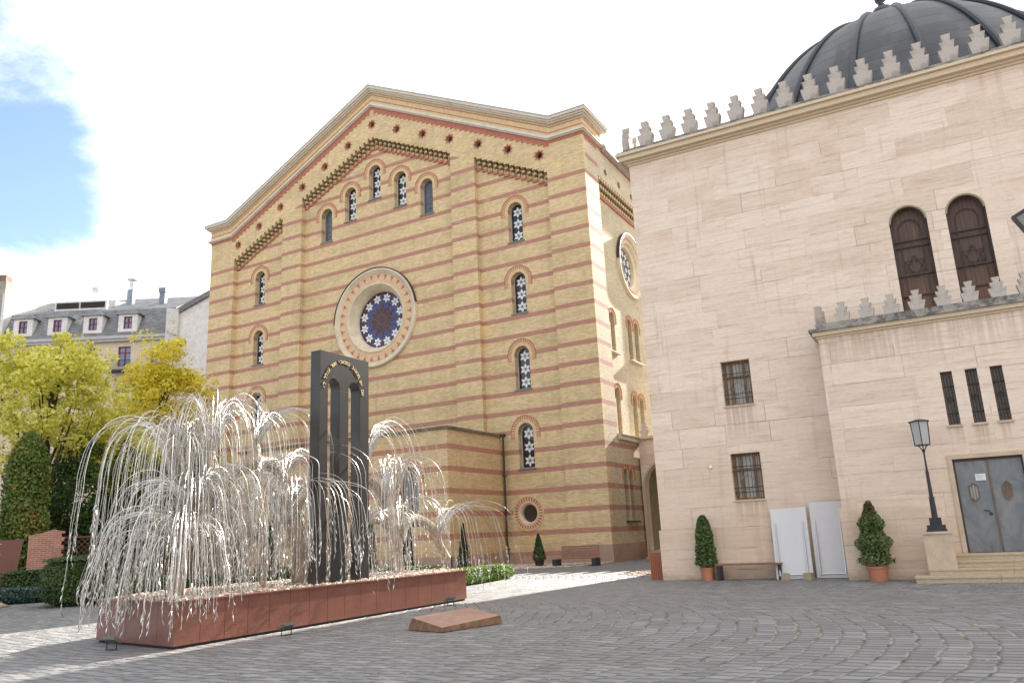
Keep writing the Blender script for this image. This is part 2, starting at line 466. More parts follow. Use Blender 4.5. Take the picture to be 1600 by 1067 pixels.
class MB:
    def __init__(s):
        s.v, s.f, s.mi, s.mats = [], [], [], []
        s.cur = 0

    def mat(s, m):
        if m not in s.mats:
            s.mats.append(m)
        s.cur = s.mats.index(m)
        return s

    def add(s, vs, fs, T=None):
        b0 = len(s.v)
        if T is not None:
            vs = [T @ Vector(v) for v in vs]
        s.v.extend([tuple(v) for v in vs])
        for f in fs:
            s.f.append(tuple(i + b0 for i in f))
            s.mi.append(s.cur)
        return s

    def box(s, x0, x1, y0, y1, z0, z1, T=None):
        vs = [(x0, y0, z0), (x1, y0, z0), (x1, y1, z0), (x0, y1, z0), (x0, y0, z1), (x1, y0, z1), (x1, y1, z1), (x0, y1, z1)]
        return s.add(vs, [(0, 3, 2, 1), (4, 5, 6, 7), (0, 1, 5, 4), (1, 2, 6, 5), (2, 3, 7, 6), (3, 0, 4, 7)], T)

    def prism(s, pts, axis, a0, a1, T=None, holes=()):
        loops = [list(pts)] + [list(h) for h in holes]
        tris = tessellate_polygon([[Vector((p[0], p[1], 0)) for p in l] for l in loops])
        flat = [p for l in loops for p in l]
        n = len(flat)

        def P(p, a):
            if axis == 'y':
                return (p[0], a, p[1])
            if axis == 'x':
                return (a, p[0], p[1])
            return (p[0], p[1], a)
        vs = [P(p, a0) for p in flat] + [P(p, a1) for p in flat]
        fs = [tuple(t) for t in tris] + [tuple(i + n for i in reversed(t)) for t in tris]
        k = 0
        for l in loops:
            for i in range(len(l)):
                j = (i + 1) % len(l)
                fs.append((k + i, k + j, k + j + n, k + i + n))
            k += len(l)
        return s.add(vs, fs, T)

    def tube(s, path, rad, n=8, cap=True, T=None):
        path = [Vector(p) for p in path]
        if not isinstance(rad, (list, tuple)):
            rad = [rad] * len(path)
        vs, fs = [], []
        d0 = (path[1] - path[0]).normalized()
        a = d0.orthogonal().normalized()
        for i, p in enumerate(path):
            if i == 0:
                d = path[1] - path[0]
            elif i == len(path) - 1:
                d = path[-1] - path[-2]
            else:
                d = path[i + 1] - path[i - 1]
            d.normalize()
            a = (a - d * a.dot(d))
            if a.length < 1e-6:
                a = d.orthogonal()
            a.normalize()
            bb = d.cross(a)
            for k in range(n):
                t = 2 * PI * k / n
                vs.append(p + (a * math.cos(t) + bb * math.sin(t)) * rad[i])
        for i in range(len(path) - 1):
            for k in range(n):
                k2 = (k + 1) % n
                fs.append((i * n + k, i * n + k2, (i + 1) * n + k2, (i + 1) * n + k))
        if cap:
            fs.append(tuple(reversed(range(n))))
            fs.append(tuple((len(path) - 1) * n + k for k in range(n)))
        return s.add(vs, fs, T)

    def lathe(s, prof, n=16, c=(0, 0, 0), T=None, cap=True):
        vs, fs = [], []
        for r, z in prof:
            for k in range(n):
                t = 2 * PI * k / n
                vs.append((c[0] + r * math.cos(t), c[1] + r * math.sin(t), c[2] + z))
        for i in range(len(prof) - 1):
            for k in range(n):
                k2 = (k + 1) % n
                fs.append((i * n + k, i * n + k2, (i + 1) * n + k2, (i + 1) * n + k))
        if cap:
            fs.append(tuple(reversed(range(n))))
            fs.append(tuple((len(prof) - 1) * n + k for k in range(n)))
        return s.add(vs, fs, T)

    def build(s, name, mat=None, parent=None, loc=None, fix=True, smooth=False):
        off = OFF[0] + (Vector(loc) if loc else Vector((0, 0, 0)))
        me = bpy.data.meshes.new(name)
        me.from_pydata([(v[0] - off.x, v[1] - off.y, v[2] - off.z) for v in s.v], [], s.f)
        if mat is not None:
            me.materials.append(mat)
        else:
            for m in s.mats:
                me.materials.append(m)
            me.polygons.foreach_set('material_index', s.mi)
        if fix:
            bm = bmesh.new()
            bm.from_mesh(me)
            bmesh.ops.recalc_face_normals(bm, faces=bm.faces)
            bm.to_mesh(me)
            bm.free()
        if smooth:
            me.polygons.foreach_set('use_smooth', [True] * len(me.polygons))
        me.update()
        o = bpy.data.objects.new(name, me)
        COL.objects.link(o)
        if parent is not None:
            o.parent = parent
        if loc:
            o.location = loc
        return o


def tag(o, label, cat=None, group=None, kind=None):
    if label:
        o['label'] = label
    if cat:
        o['category'] = cat
    if group:
        o['group'] = group
    if kind:
        o['kind'] = kind
    return o


def root(name, loc, label, cat, group=None, rz=0.0):
    o = bpy.data.objects.new(name, None)
    COL.objects.link(o)
    o.location = loc
    o.rotation_euler = (0, 0, rz)
    o.empty_display_size = 0.3
    return tag(o, label, cat, group)


def struct(o):
    o['kind'] = 'structure'
    return o


def kids(o):
    return [c for c in bpy.data.objects if c.parent == o]


def copy_tree(o, parent=None, loc=None):
    c = o.copy()
    COL.objects.link(c)
    if parent is not None:
        c.parent = parent
    if loc is not None:
        c.location = loc
    for ch in kids(o):
        copy_tree(ch, c)
    return c


def arch_pts(cx, z0, w, h, n=12):
    r = w / 2
    zs = z0 + h - r
    pts = [(cx - r, z0), (cx + r, z0)]
    for i in range(n + 1):
        t = PI * i / n
        pts.append((cx + r * math.cos(t), zs + r * math.sin(t)))
    return pts


def circ(cx, cz, r, n=40, ph=0.0):
    return [(cx + r * math.cos(2 * PI * i / n + ph), cz + r * math.sin(2 * PI * i / n + ph)) for i in range(n)]


def star8(cx, cz, r, ri=None):
    ri = ri or r * 0.70
    return [(cx + (r if i % 2 == 0 else ri) * math.cos(PI * i / 8), cz + (r if i % 2 == 0 else ri) * math.sin(PI * i / 8)) for i in range(16)]


def rnd(a, b):
    return random.uniform(a, b)

# ------------------------------------------------------------------ ground
mb = MB()
mb.add([(-400, -200, -0.05), (400, -200, -0.05), (400, 500, -0.05), (-400, 500, -0.05)], [(0, 1, 2, 3)])
struct(mb.build('ground', mat_plain('earth', (0.14, 0.12, 0.09), 0.95, var=0.3, scale=0.5), fix=False))
mb = MB()
mb.add([(-60, -12, 0), (25, -12, 0), (25, 60, 0), (-60, 60, 0)], [(0, 1, 2, 3)])
struct(mb.build('paving', mat_paving(), fix=False))

# ================================================================== BRICK SYNAGOGUE
SX, SY = -17.5, 42.64
syn = root('brick_synagogue', (SX, SY, 0), 'tall yellow brick gabled building with red bands and a round rose window', 'building')
OFF[0] = Vector((SX, SY, 0))
XC = -34.5
RD = 0.40
bays = [(-48.77, -43.45), (-41.45, -27.57), (-25.63, -20.14)]


def ztop(x):
    return 31.30 - 0.474 * abs(x - XC)


pitch = 0.41
bay_holes = []
for (a, b) in bays:
    frz = MB()
    n = int(round((b - a) / pitch))
    st = (b - a) / n
    pts = [(a, 1.15), (b, 1.15)]
    for i in reversed(range(n)):
        x0, x1 = a + i * st, a + (i + 1) * st
        zt = ztop((x0 + x1) / 2)
        pts += [(x1, zt), (x0, zt)]
        # bracket of stepped bricks hanging in front of the recess
        cx = x0 + st * 0.73
        w = st * 0.25
        for k in range(5):
            d0 = RD * (1 - 0.16 * k)
            frz.mat(M['brick_yel'] if k % 2 == 0 else M['corbel'])
            frz.box(cx - w + 0.004 * k, cx + w - 0.004 * k, SY + RD - d0 + 0.012, SY + RD + 0.05, zt - 0.15 * (k + 1), zt - 0.15 * k + 0.002)
        frz.mat(M['brick_red']).box(x0 + 0.02, x1 - 0.004, SY + RD - 0.10, SY + RD + 0.05, zt - 0.90, zt - 0.752)
    bay_holes.append(pts)
    frz.build('corbel_frieze', None, syn)
# star vents
stars = [(XC + 2.31 * k, 32.3 - 1.094 * abs(k)) for k in range(-6, 7)]
top_out = [(-51.5, 0), (-17.5, 0), (-17.5, 26.6), (-19.9, 26.6), (XC, 33.9), (-49.1, 26.6), (-51.5, 26.6)]
wall = MB()
wall.prism(top_out, 'y', SY, SY + RD, holes=bay_holes + [star8(x, z, 0.30) for x, z in stars])
# recessed skin with window openings
wins = []
for z0, h in ((20.35, 2.78), (15.47, 2.78), (10.52, 2.82), (5.60, 2.83)):
    wins.append((-22.85, z0, 1.06, h))
    wins.append((-46.15, z0, 1.06, h))
for k, z0 in ((-2, 24.02), (-1, 25.17), (0, 26.38), (1, 25.22), (2, 24.02)):
    wins.append((XC - 0.05 + 2.33 * k, z0, 1.06, 2.74))
holes = [arch_pts(*w) for w in wins] + [circ(-34.55, 17.25, 2.5), circ(-22.92, 2.95, 0.62, 28), circ(-46.1, 2.95, 0.62, 28)]
wall.prism([(-49.2, 0), (-19.8, 0), (-19.8, 25.2), (XC, 32.2), (-49.2, 25.2)], 'y', SY + RD, SY + RD + 0.85, holes=holes)
# side wall facing +x, pier plane and recess
wall2 = MB()
wall2.prism([(SY + RD, 0), (44.82, 0), (44.82, 7.3), (48.6, 7.3), (48.6, 0), (52.2, 0), (52.2, 24.35), (44.82, 24.35), (44.82, 7.3001), (44.8, 7.3001), (44.8, 24.35), (44.8, 26.6), (SY + RD, 26.6)][:0] or
           [(SY + RD, 0), (90, 0), (90, 26.6), (SY + RD, 26.6)], 'x', SX - RD, SX,
           holes=[[(44.82, 7.32), (53.5, 7.32), (53.5, 24.35), (44.82, 24.35)], arch_pts(45.55, 2.25, 0.62, 3.1), arch_pts(46.5, 2.25, 0.62, 3.1)] + [star8(SY + 3.55 + 2.4 * k, 25.05, 0.30) for k in range(5)])
side_w = [(45.35, 12.75, 0.72, 2.7), (46.35, 12.75, 0.72, 2.7), (49.45, 12.75, 0.78, 2.9), (50.75, 12.75, 0.78, 2.9),
          (45.35, 7.45, 0.72, 3.05), (46.35, 7.45, 0.72, 3.05), (49.3, 7.45, 0.78, 2.95), (50.6, 7.45, 0.78, 2.95)]
wall.build('wall', M['brick'], syn)
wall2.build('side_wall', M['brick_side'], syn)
sw = MB()
sw.prism([(44.6, 7.0), (53.7, 7.0), (53.7, 24.6), (44.6, 24.6)], 'x', SX - RD - 0.6, SX - RD - 0.002, holes=[arch_pts(*w) for w in side_w] + [circ(50.45, 19.65, 1.75)])
sw.build('recessed_wall', M['brick_plain'], syn)
# left and rear walls, roof
ow = MB()
ow.box(-51.5, -51.1, SY + RD, 90, 0, 26.6)
ow.box(-51.5, -17.5, 90, 90.4, 0, 27)
ow.build('outer_wall', M['brick'], syn)
rf = MB()
rf.prism([(-51.9, 26.4), (-17.1, 26.4), (-17.1, 26.7), (XC, 34.6), (-51.9, 26.7)], 'y', SY + 3.0, 90.5)
rf.build('roof', M['cornice_top'], syn)
OS = OFF[0]
OFF[0] = Vector((0, 0, 0))
vb = MB()
vb.prism(star8(0, 0, 0.34), 'y', 0.33, 0.36)
vr = MB()
vr.prism(star8(0, 0, 0.43), 'y', -0.008, 0.05, holes=[star8(0, 0, 0.298)])
sv = vb.build('star_vent', M['dark'], syn)
svr = vr.build('brick_surround', M['brick_red'], sv)
for i, (x, z) in enumerate(stars):
    if i == 0:
        sv.location = (x - SX, 0, z)
    else:
        copy_tree(sv, syn, (x - SX, 0, z))
vb = MB()
vb.prism(star8(0, 0, 0.34), 'x', -0.36, -0.33)
sv = vb.build('star_vent', M['dark'], syn)
for k in range(5):
    if k == 0:
        sv.location = (0, 3.55, 25.05)
    else:
        copy_tree(sv, syn, (0, 3.55 + 2.4 * k, 25.05))
OFF[0] = OS
# side corbel frieze
sf = MB()
n = 21
for i in range(n):
    y0 = 44.84 + i * 0.41
    for k in range(5):
        d0 = RD * (1 - 0.15 * k)
        sf.mat(M['brick_yel'] if k % 2 == 0 else M['corbel'])
        sf.box(SX - RD - 0.05, SX - RD + d0 - 0.012, y0 + 0.17, y0 + 0.40, 24.35 - 0.2 * (k + 1), 24.352 - 0.2 * k)
    sf.mat(M['brick_red']).box(SX - RD - 0.05, SX - RD + 0.1, y0, y0 + 0.40, 23.15, 23.34)
sf.build('corbel_frieze', None, syn)


# cornice: layers that follow the gable
def gable_line(off, ext=0.0):
    s = math.sqrt(1 + 0.4966 ** 2)
    za = 28.06 - off
    # inner corner of the flat returns moves in as the layers go down
    xr = -19.6 - off * 0.235
    apex = 28.06 + (34.5 - 19.6) * 0.4966 - off * s
    return [(-51.5 - ext, za), (2 * XC - xr, za), (XC, apex), (xr, za), (-17.5 + ext, za)]


def layer(mb, o0, o1, proj, back=0.45, saw=False):
    a = gable_line(o0, proj)
    c = gable_line(o1, proj)
    mb.prism(a + list(reversed(c)), 'y', SY - proj, SY + back)
    # return along the side
    mb.box(SX - 0.4, SX + proj, SY + back, 45.6 + (proj if o0 < 0.3 else 0), 28.06 - o1, 28.06 - o0)


c1 = MB()
c1.mat(M['cornice_top'])
layer(c1, 0.0, 0.06, 0.50, back=3.0)
c1.mat(M['cornice'])
layer(c1, 0.06, 0.24, 0.46)
layer(c1, 0.24, 0.36, 0.34)
layer(c1, 0.36, 0.46, 0.22)
layer(c1, 1.22, 1.32, 0.12)
layer(c1, 1.32, 1.44, 0.24)
layer(c1, 1.44, 1.52, 0.14)
c1.build('cornice', None, syn)
at_ = MB()
layer(at_, 0.46, 1.22, 0.06)
at_.build('attic_band', M['brick_yel'], syn)
rl = MB()
layer(rl, 0.60, 0.66, 0.075, back=0.1)
layer(rl, 0.98, 1.04, 0.075, back=0.1)
layer(rl, 1.52, 1.72, 0.03)
# saw-tooth red courses below the raking cornice
for sgn in (-1, 1):
    for i in range(36):
        xx = 0.4 * i + 0.2
        x0, x1 = XC + sgn * xx, XC + sgn * (xx + 0.4)
        zt = gable_line(1.70)[2][1] - xx * 0.4966 + 0.02
        rl.box(min(x0, x1), max(x0, x1) - 0.004, SY - 0.028, SY + 0.1, zt - 0.36, zt - 0.12 + (0.12 if i == 0 else 0.1))
rl.build('red_brick_course', M['brick_red'], syn)
# eaves along the side after the pediment return
ev = MB()
ev.mat(M['cornice']).box(SX - 0.3, SX + 0.16, 45.61, 90, 26.56, 26.74)
ev.mat(M['cornice_top']).box(SX - 0.3, SX + 0.30, 45.61, 90, 26.742, 26.86)
ev.mat(M['brick_red']).box(SX - 0.3, SX + 0.03, 45.61, 90, 26.30, 26.558)
ev.build('eaves', None, syn)


# star windows
def star_window(parent, cx, z0, w, h, y, grey=False, nstar=3, axis='y', face=1):
    """pane sits behind the opening; own mesh local to its sill centre"""
    O = OFF[0]
    loc = (cx - O.x, y - O.y, z0 - O.z) if axis == 'y' else (y - O.x, cx - O.y, z0 - O.z)
    OFF[0] = Vector((0, 0, 0))
    T = Matrix.Identity(4) if axis == 'y' else Matrix.Rotation(PI / 2, 4, 'Z')
    a = MB()
    a.prism(arch_pts(0, 0.0, w + 0.1, h + 0.05), 'y', 0.05, 0.09, T=T)
    win = a.build('window', M['glass_grey'] if grey else M['glass'], parent)
    fr = MB()
    fr.prism(arch_pts(0, 0.0, w + 0.08, h + 0.04), 'y', -0.01, 0.05, T=T, holes=[arch_pts(0, 0.08, w - 0.14, h - 0.14)])
    fr.build('frame', M['winframe'], win)
    st = MB()
    for k in range(nstar):
        zc = 0.50 + 0.83 * k
        r = 0.385
        for j in range(6):
            t = PI / 2 + j * PI / 3
            c, s_ = math.cos(t), math.sin(t)
            P = []
            for (rr, ww) in ((0.05, 0), (r * 0.52, 0.105), (r, 0), (r * 0.52, -0.105)):
                P.append((c * rr - s_ * ww, zc + s_ * rr + c * ww))
            st.prism(P, 'y', 0.03, 0.052, T=T)
    so = st.build('star_tracery', M['glass_grey'] if grey else M['white'], win)
    ld = MB()
    for k in range(nstar):
        zc = 0.50 + 0.83 * k
        for j in range(6):
            t = j * PI / 3 + PI / 6 + 0.0
            ld.tube([(0.0, 0.045, zc), (0.42 * math.cos(t), 0.045, zc + 0.42 * math.sin(t))], 0.008, 4, T=T)
        for j in range(12):
            t, t2 = j * PI / 6, (j + 1) * PI / 6
            ld.tube([(0.40 * math.cos(t), 0.044, zc + 0.40 * math.sin(t)), (0.40 * math.cos(t2), 0.044, zc + 0.40 * math.sin(t2))], 0.007, 4, T=T)
    ld.build('lead_lines', M['lead'], win)
    OFF[0] = O
    win.location = loc
    return win


proto = None
for (cx, z0, w, h) in wins:
    grey = abs(cx - (XC - 0.05 - 4.66)) < 0.1 or abs(cx - (XC - 0.05 + 4.66)) < 0.1  # outermost gable windows: grey colour stands in for reflection over the stars
    if grey:
        star_window(syn, cx, z0 + 0.04, w, h - 0.04, SY + RD + 0.36, True)
    elif proto is None:
        proto = star_window(syn, cx, z0 + 0.04, w, h - 0.04, SY + RD + 0.36)
    else:
        copy_tree(proto, syn, (cx - SX, RD + 0.36, z0 + 0.04))


def surround(parent, cx, z0, w, h, y, axis='y', rin=0.66, rout=0.97, drop=0.42, n=17, proud=0.02, name='window_arch'):
    r = w / 2
    zs = z0 + h - r
    a = MB()

    def ring(r0, r1, y0, y1):
        out = [(cx + r1, zs - drop)]
        for i in range(25):
            t = PI * i / 24
            out.append((cx + r1 * math.cos(t), zs + r1 * math.sin(t)))
        out += [(cx - r1, zs - drop), (cx - r0, zs - drop)]
        for i in range(25):
            t = PI - PI * i / 24
            out.append((cx + r0 * math.cos(t), zs + r0 * math.sin(t)))
        out.append((cx + r0, zs - drop))
        a.prism(out, axis, y0, y1)
    sgn = 1 if axis == 'y' else -1
    a.mat(M['brick_yel'])
    ring(r + 0.003, rout, y - sgn * proud, y + sgn * 0.05)
    a.mat(M['brick_red'])
    ring(rout, rout + 0.035, y - sgn * (proud + 0.03), y + sgn * 0.05)
    for i in range(n):
        t = PI * (i + 0.5) / n
        hw = 0.5 * PI / n * 0.52
        P = []
        for (rr, dt_) in ((rin + 0.08, -hw), (rout - 0.03, -hw), (rout - 0.03, hw), (rin + 0.08, hw)):
            P.append((cx + rr * math.cos(t + dt_), zs + rr * math.sin(t + dt_)))
        a.prism(P, axis, y - sgn * (proud + 0.006), y)
    for sg in (-1, 1):
        for k in range(3):
            zc = zs - 0.08 - 0.13 * k
            x0, x1 = cx + sg * (rin + 0.08), cx + sg * (rout - 0.03)
            P = [(min(x0, x1), zc - 0.035), (max(x0, x1), zc - 0.035), (max(x0, x1), zc + 0.03), (min(x0, x1), zc + 0.03)]
            a.prism(P, axis, y - sgn * (proud + 0.006), y)
    return a.build(name, None, parent)


for (cx, z0, w, h) in wins:
    surround(syn, cx, z0, w, h, SY + RD)
    s = MB()
    s.box(cx - 0.62, cx + 0.62, SY + RD - 0.06, SY + RD + 0.36, z0 - 0.05, z0 + 0.045)
    s.build('window_sill', M['sill'], syn)

# rose window
rc = (-34.55, 17.25)
rose = MB()
rose.prism(circ(rc[0], rc[1], 2.1, 60), 'y', SY + RD + 0.80, SY + RD + 0.84)
ro = rose.build('rose_window', M['glass_blue'], syn)
rs = MB()
for k in range(12):
    t0 = 2 * PI * k / 12 + PI / 12
    cx, cz = rc[0] + 1.66 * math.cos(t0), rc[1] + 1.66 * math.sin(t0)
    for j in range(6):
        t = t0 + j * PI / 3
        c, s_ = math.cos(t), math.sin(t)
        P = [(cx + c * rr - s_ * ww, cz + s_ * rr + c * ww) for (rr, ww) in ((0.03, 0), (0.20, 0.095), (0.37, 0), (0.20, -0.095))]
        rs.prism(P, 'y', SY + RD + 0.775, SY + RD + 0.80)
rs.build('white_stars', M['white'], ro)
rm = MB()
R1 = 1.32
for k in range(12):
    t = 2 * PI * k / 12
    P = [(rc[0] + R1 * math.cos(t), rc[1] + R1 * math.sin(t)),
         (rc[0] + 0.78 * math.cos(t + PI / 12), rc[1] + 0.78 * math.sin(t + PI / 12)), (rc[0], rc[1]),
         (rc[0] + 0.78 * math.cos(t - PI / 12), rc[1] + 0.78 * math.sin(t - PI / 12))]
    rm.prism(P, 'y', SY + RD + 0.785, SY + RD + 0.80)
for k in range(12):
    t = 2 * PI * (k + 0.5) / 12
    P = [(rc[0] + rr * math.cos(t + d), rc[1] + rr * math.sin(t + d)) for rr, d in ((1.42, 0), (1.72, 0.2618), (2.04, 0.14), (2.04, -0.14), (1.72, -0.2618))]
    P = [(rc[0] + rr * math.cos(2 * PI * k / 12 + d), rc[1] + rr * math.sin(2 * PI * k / 12 + d)) for rr, d in ((1.5, 0), (1.8, 0.13), (2.05, 0.10), (2.05, -0.10), (1.8, -0.13))]
    rm.prism(P, 'y', SY + RD + 0.787, SY + RD + 0.80)
rm.build('maroon_panels', M['maroon'], ro)
rn = MB()
for k in range(12):
    t, t2 = 2 * PI * k / 12, 2 * PI * (k + 5) / 12
    rn.tube([(rc[0] + R1 * math.cos(t), SY + RD + 0.775, rc[1] + R1 * math.sin(t)), (rc[0] + R1 * math.cos(t2), SY + RD + 0.775, rc[1] + R1 * math.sin(t2))], 0.014, 4)
rn.build('tracery_lines', M['lead'], ro)
rr_ = MB()
rr_.mat(M['cream'])
N = 64
T_ = Matrix.Translation((rc[0], SY + RD, rc[1])) @ Matrix.Rotation(PI / 2, 4, 'X')
# turned rings: radius / height towards the viewer
rr_.lathe([(2.08, -0.80), (2.10, -0.45), (2.22, -0.45), (2.26, -0.20), (2.40, -0.18), (2.46, 0.05), (2.56, 0.07), (2.58, -0.02)], N, T=T_, cap=False)
rr_.lathe([(3.26, -0.02), (3.28, 0.06), (3.36, 0.10), (3.42, 0.10), (3.46, 0.20), (3.60, 0.22), (3.66, 0.14), (3.68, -0.05)], N, T=T_, cap=False)
rr_.mat(M['salmon'])
rr_.lathe([(2.56, 0.03), (3.27, 0.03)], N, T=T_, cap=False)
rsr = rr_.build('rose_surround', None, syn, smooth=True)
OS = OFF[0]
OFF[0] = Vector((0, 0, 0))
rt_ = MB()
for (r0, r1, w) in ((2.84, 3.06, 0.04), (3.00, 3.10, 0.09), (3.10, 3.18, 0.15)):
    rt_.prism([(r0, -w), (r1, -w), (r1, w), (r0, w)], 'y', -0.042 + 0.002 * r0, -0.02)
rt0 = rt_.build('terracotta_motif', M['brick_red'], rsr)
for k in range(30):
    c = rt0 if k == 0 else copy_tree(rt0, rsr)
    c.location = (rc[0] - SX, RD, rc[1])
    c.rotation_euler = (0, 2 * PI * k / 30, 0)
OFF[0] = OS
fl = MB()
P = []
for i in range(40):
    t = R_(8 + 172 * i / 39)
    P.append((rc[0] + 3.70 * math.cos(t), rc[1] + 3.70 * math.sin(t)))
for i in range(40):
    t = R_(180 - 172 * i / 39)
    P.append((rc[0] + 3.66 * math.cos(t), rc[1] + 3.66 * math.sin(t)))
fl.prism(P, 'y', SY + RD - 0.24, SY + RD + 0.02)
fl.build('zinc_drip', M['darkmetal'], syn)

# oculus
for ox in (-22.92, -46.1):
    oc_ = MB()
    T_ = Matrix.Translation((ox, SY + RD, 2.95)) @ Matrix.Rotation(PI / 2, 4, 'X')
    oc_.mat(M['cream']).lathe([(0.50, -0.40), (0.52, -0.12), (0.60, 0.0), (0.66, 0.03), (0.68, 0.0)], 36, T=T_, cap=False)
    oc_.mat(M['salmon']).lathe([(0.62, 0.02), (0.98, 0.02), (0.98, -0.02)], 36, T=T_, cap=False)
    oc_.mat(M['brick_yel']).lathe([(0.97, 0.0), (0.98, 0.06), (1.04, 0.06), (1.05, -0.01)], 36, T=T_, cap=False)
    oc_.mat(M['brick_red'])
    for k in range(30):
        t = 2 * PI * k / 30
        hw = 0.055
        P = [(ox + r * math.cos(t + d), 2.95 + r * math.sin(t + d)) for r, d in ((0.74, -hw), (0.94, -hw), (0.94, hw), (0.74, hw))]
        oc_.prism(P, 'y', SY + RD - 0.03, SY + RD)
    oo = oc_.build('round_window', None, syn)
    p = MB()
    p.prism(circ(ox, 2.95, 0.52, 32), 'y', SY + RD + 0.34, SY + RD + 0.37)
    p.build('pane', M['bars'], oo)

# side windows
for (cy, z0, w, h) in side_w:
    a = MB()
    a.prism(arch_pts(cy, z0, w + 0.06, h), 'x', SX - RD - 0.62, SX - RD - 0.57)
    wo_ = a.build('side_window', M['brick_plain'] if h != 99 else M['glass'], syn)
    g2 = MB()
    g2.prism(arch_pts(cy, z0 + 0.1, w * 0.5, h - 0.3), 'x', SX - RD - 0.56, SX - RD - 0.55)
    g2.build('pane', M['glass'], wo_)
for (cy, z0, w, h) in side_w:
    surround(syn, cy, z0, w, h, SX - RD, axis='x', rin=0.36, rout=0.60, drop=0.35, n=11, name='side_window_arch')
for (y0, y1, z) in ((44.95, 46.9, 12.72), (48.95, 51.3, 12.72)):
    s = MB()
    s.box(SX - RD - 0.3, SX - RD + 0.25, y0, y1, z - 0.08, z)
    s.build('window_sill', M['cornice'], syn)
lg = MB()
lg.mat(M['cornice']).box(SX - RD, SX + 0.28, 44.84, 48.6, 7.322, 7.40)
lg.mat(M['cornice']).box(SX + 0.001, SX + 0.18, 44.84, 48.6, 7.05, 7.318)
lg.build('ledge', None, syn)
for cy in (45.55, 46.5):
    surround(syn, cy, 2.25, 0.62, 3.1, SX, axis='x', rin=0.30, rout=0.50, drop=0.35, n=11, name='side_window_arch')
    a = MB()
    a.prism(arch_pts(cy, 2.25, 0.62, 3.1), 'x', SX - 0.36, SX - 0.32)
    a.build('side_window', M['glass'], syn)
s = MB()
s.box(SX - 0.2, SX + 0.22, 45.1, 47.0, 2.16, 2.24)
s.build('window_sill', M['iron'], syn)
# side rose
T_ = Matrix.Translation((SX - RD, 50.45, 19.65)) @ Matrix.Rotation(PI / 2, 4, 'Y')
a = MB()
a.mat(M['cream'])
a.lathe([(1.42, -0.5), (1.45, -0.2), (1.62, -0.15), (1.72, 0.05), (1.80, 0.06)], 48, T=T_, cap=False)
a.lathe([(2.02, 0.0), (2.05, 0.12), (2.18, 0.22), (2.30, 0.22), (2.34, -0.02)], 48, T=T_, cap=False)
a.mat(M['salmon']).lathe([(1.78, 0.02), (2.04, 0.02)], 48, T=T_, cap=False)
sr = a.build('side_rose_window', None, syn)
a = MB()
a.prism([(50.45 + 2.38 * math.cos(PI * i / 24), 19.65 + 2.38 * math.sin(PI * i / 24)) for i in range(25)] + [(50.45 - 2.30 * math.cos(PI * i / 24), 19.65 + 2.30 * math.sin(PI * i / 24)) for i in range(25)], 'x', SX - RD, SX - RD + 0.26)
a.build('zinc_drip', M['darkmetal'], sr)
a = MB()
a.prism(circ(50.45, 19.65, 1.5, 40), 'x', SX - RD - 0.48, SX - RD - 0.45)
a.build('pane', M['glass'], sr)
a = MB()
for k in range(12):
    t0 = 2 * PI * k / 12
    for (rr0, sz) in ((1.12, 0.30), (0.55, 0.24)):
        if rr0 < 1 and k % 2:
            continue
        cy, cz = 50.45 + rr0 * math.cos(t0), 19.65 + rr0 * math.sin(t0)
        for j in range(6):
            t = t0 + j * PI / 3
            c, s_ = math.cos(t), math.sin(t)
            P = [(cy + c * q - s_ * ww, cz + s_ * q + c * ww) for (q, ww) in ((0.02, 0), (sz * .5, sz * .25), (sz, 0), (sz * .5, -sz * .25))]
            a.prism(P, 'x', SX - RD - 0.45, SX - RD - 0.43)
a.build('white_stars', M['white'], sr)

# plinth
p = MB()
p.box(-26.0, SX + 0.10, SY - 0.10, SY - 0.002, 0, 0.47)
p.box(-18.35, SX + 0.06, SY - 0.06, SY - 0.003, 0.472, 0.98)
p.box(SX + 0.002, SX + 0.10, SY + 0.0, 48.6, 0, 0.47)
p.box(SX + 0.002, SX + 0.06, SY + 0.0, 48.6, 0.472, 0.98)
p.build('plinth', M['plinth'], syn)
p = MB()
p.box(-51.6, -41.0, SY - 0.10, SY - 0.002, 0, 0.47)
p.build('plinth', M['plinth'], syn)
p = MB()
p.box(-24.3, -20.2, SY + RD - 0.06, SY + RD, 1.10, 1.17)
p.build('string_course', M['plinth'], syn)
# rain pipe in the corner with the annex
pp = MB()
pp.tube([(-24.15, 42.45, 7.75), (-24.15, 42.45, 1.1)], 0.06, 10)
pp.tube([(-24.15, 42.45, 1.1), (-24.12, 42.43, 0.15)], 0.075, 10)
pp.box(-24.28, -24.02, 42.3, 42.6, 7.62, 7.82)
for z in (0.9, 3.0, 5.2):
    pp.box(-24.24, -24.06, 42.36, 42.64, z, z + 0.06)
pp.build('rain_pipe', M['darkmetal'], syn)

# ================================================================== ANNEX
OFF[0] = Vector((-24.4, 36.62, 0))
ann = root('brick_annex', (-24.4, 36.62, 0), 'low flat-roofed yellow and red banded brick annex in front of the tall brick building', 'annex')
dxs = [(-27.05, 2.4, 1.30, 3.35), (-30.5, 2.4, 1.0, 3.0), (-33.9, 2.4, 1.0, 3.0), (-37.3, 2.4, 1.0, 3.0)]
a = MB()
a.prism([(-40.6, 0), (-24.4, 0), (-24.4, 7.66), (-40.6, 7.66)], 'y', 36.62, 37.05, holes=[arch_pts(*q) for q in dxs])
a.box(-24.83, -24.4, 37.05, 42.63, 0, 7.66)
a.box(-40.6, -40.17, 37.05, 42.63, 0, 7.66)
a.box(-40.17, -24.83, 37.05, 42.63, 7.2, 7.6)
a.build('wall', M['brick_annex'], ann)
a = MB()
a.box(-40.75, -24.28, 36.48, 36.9, 7.662, 7.80)
a.box(-24.6, -24.28, 36.9, 42.62, 7.662, 7.80)
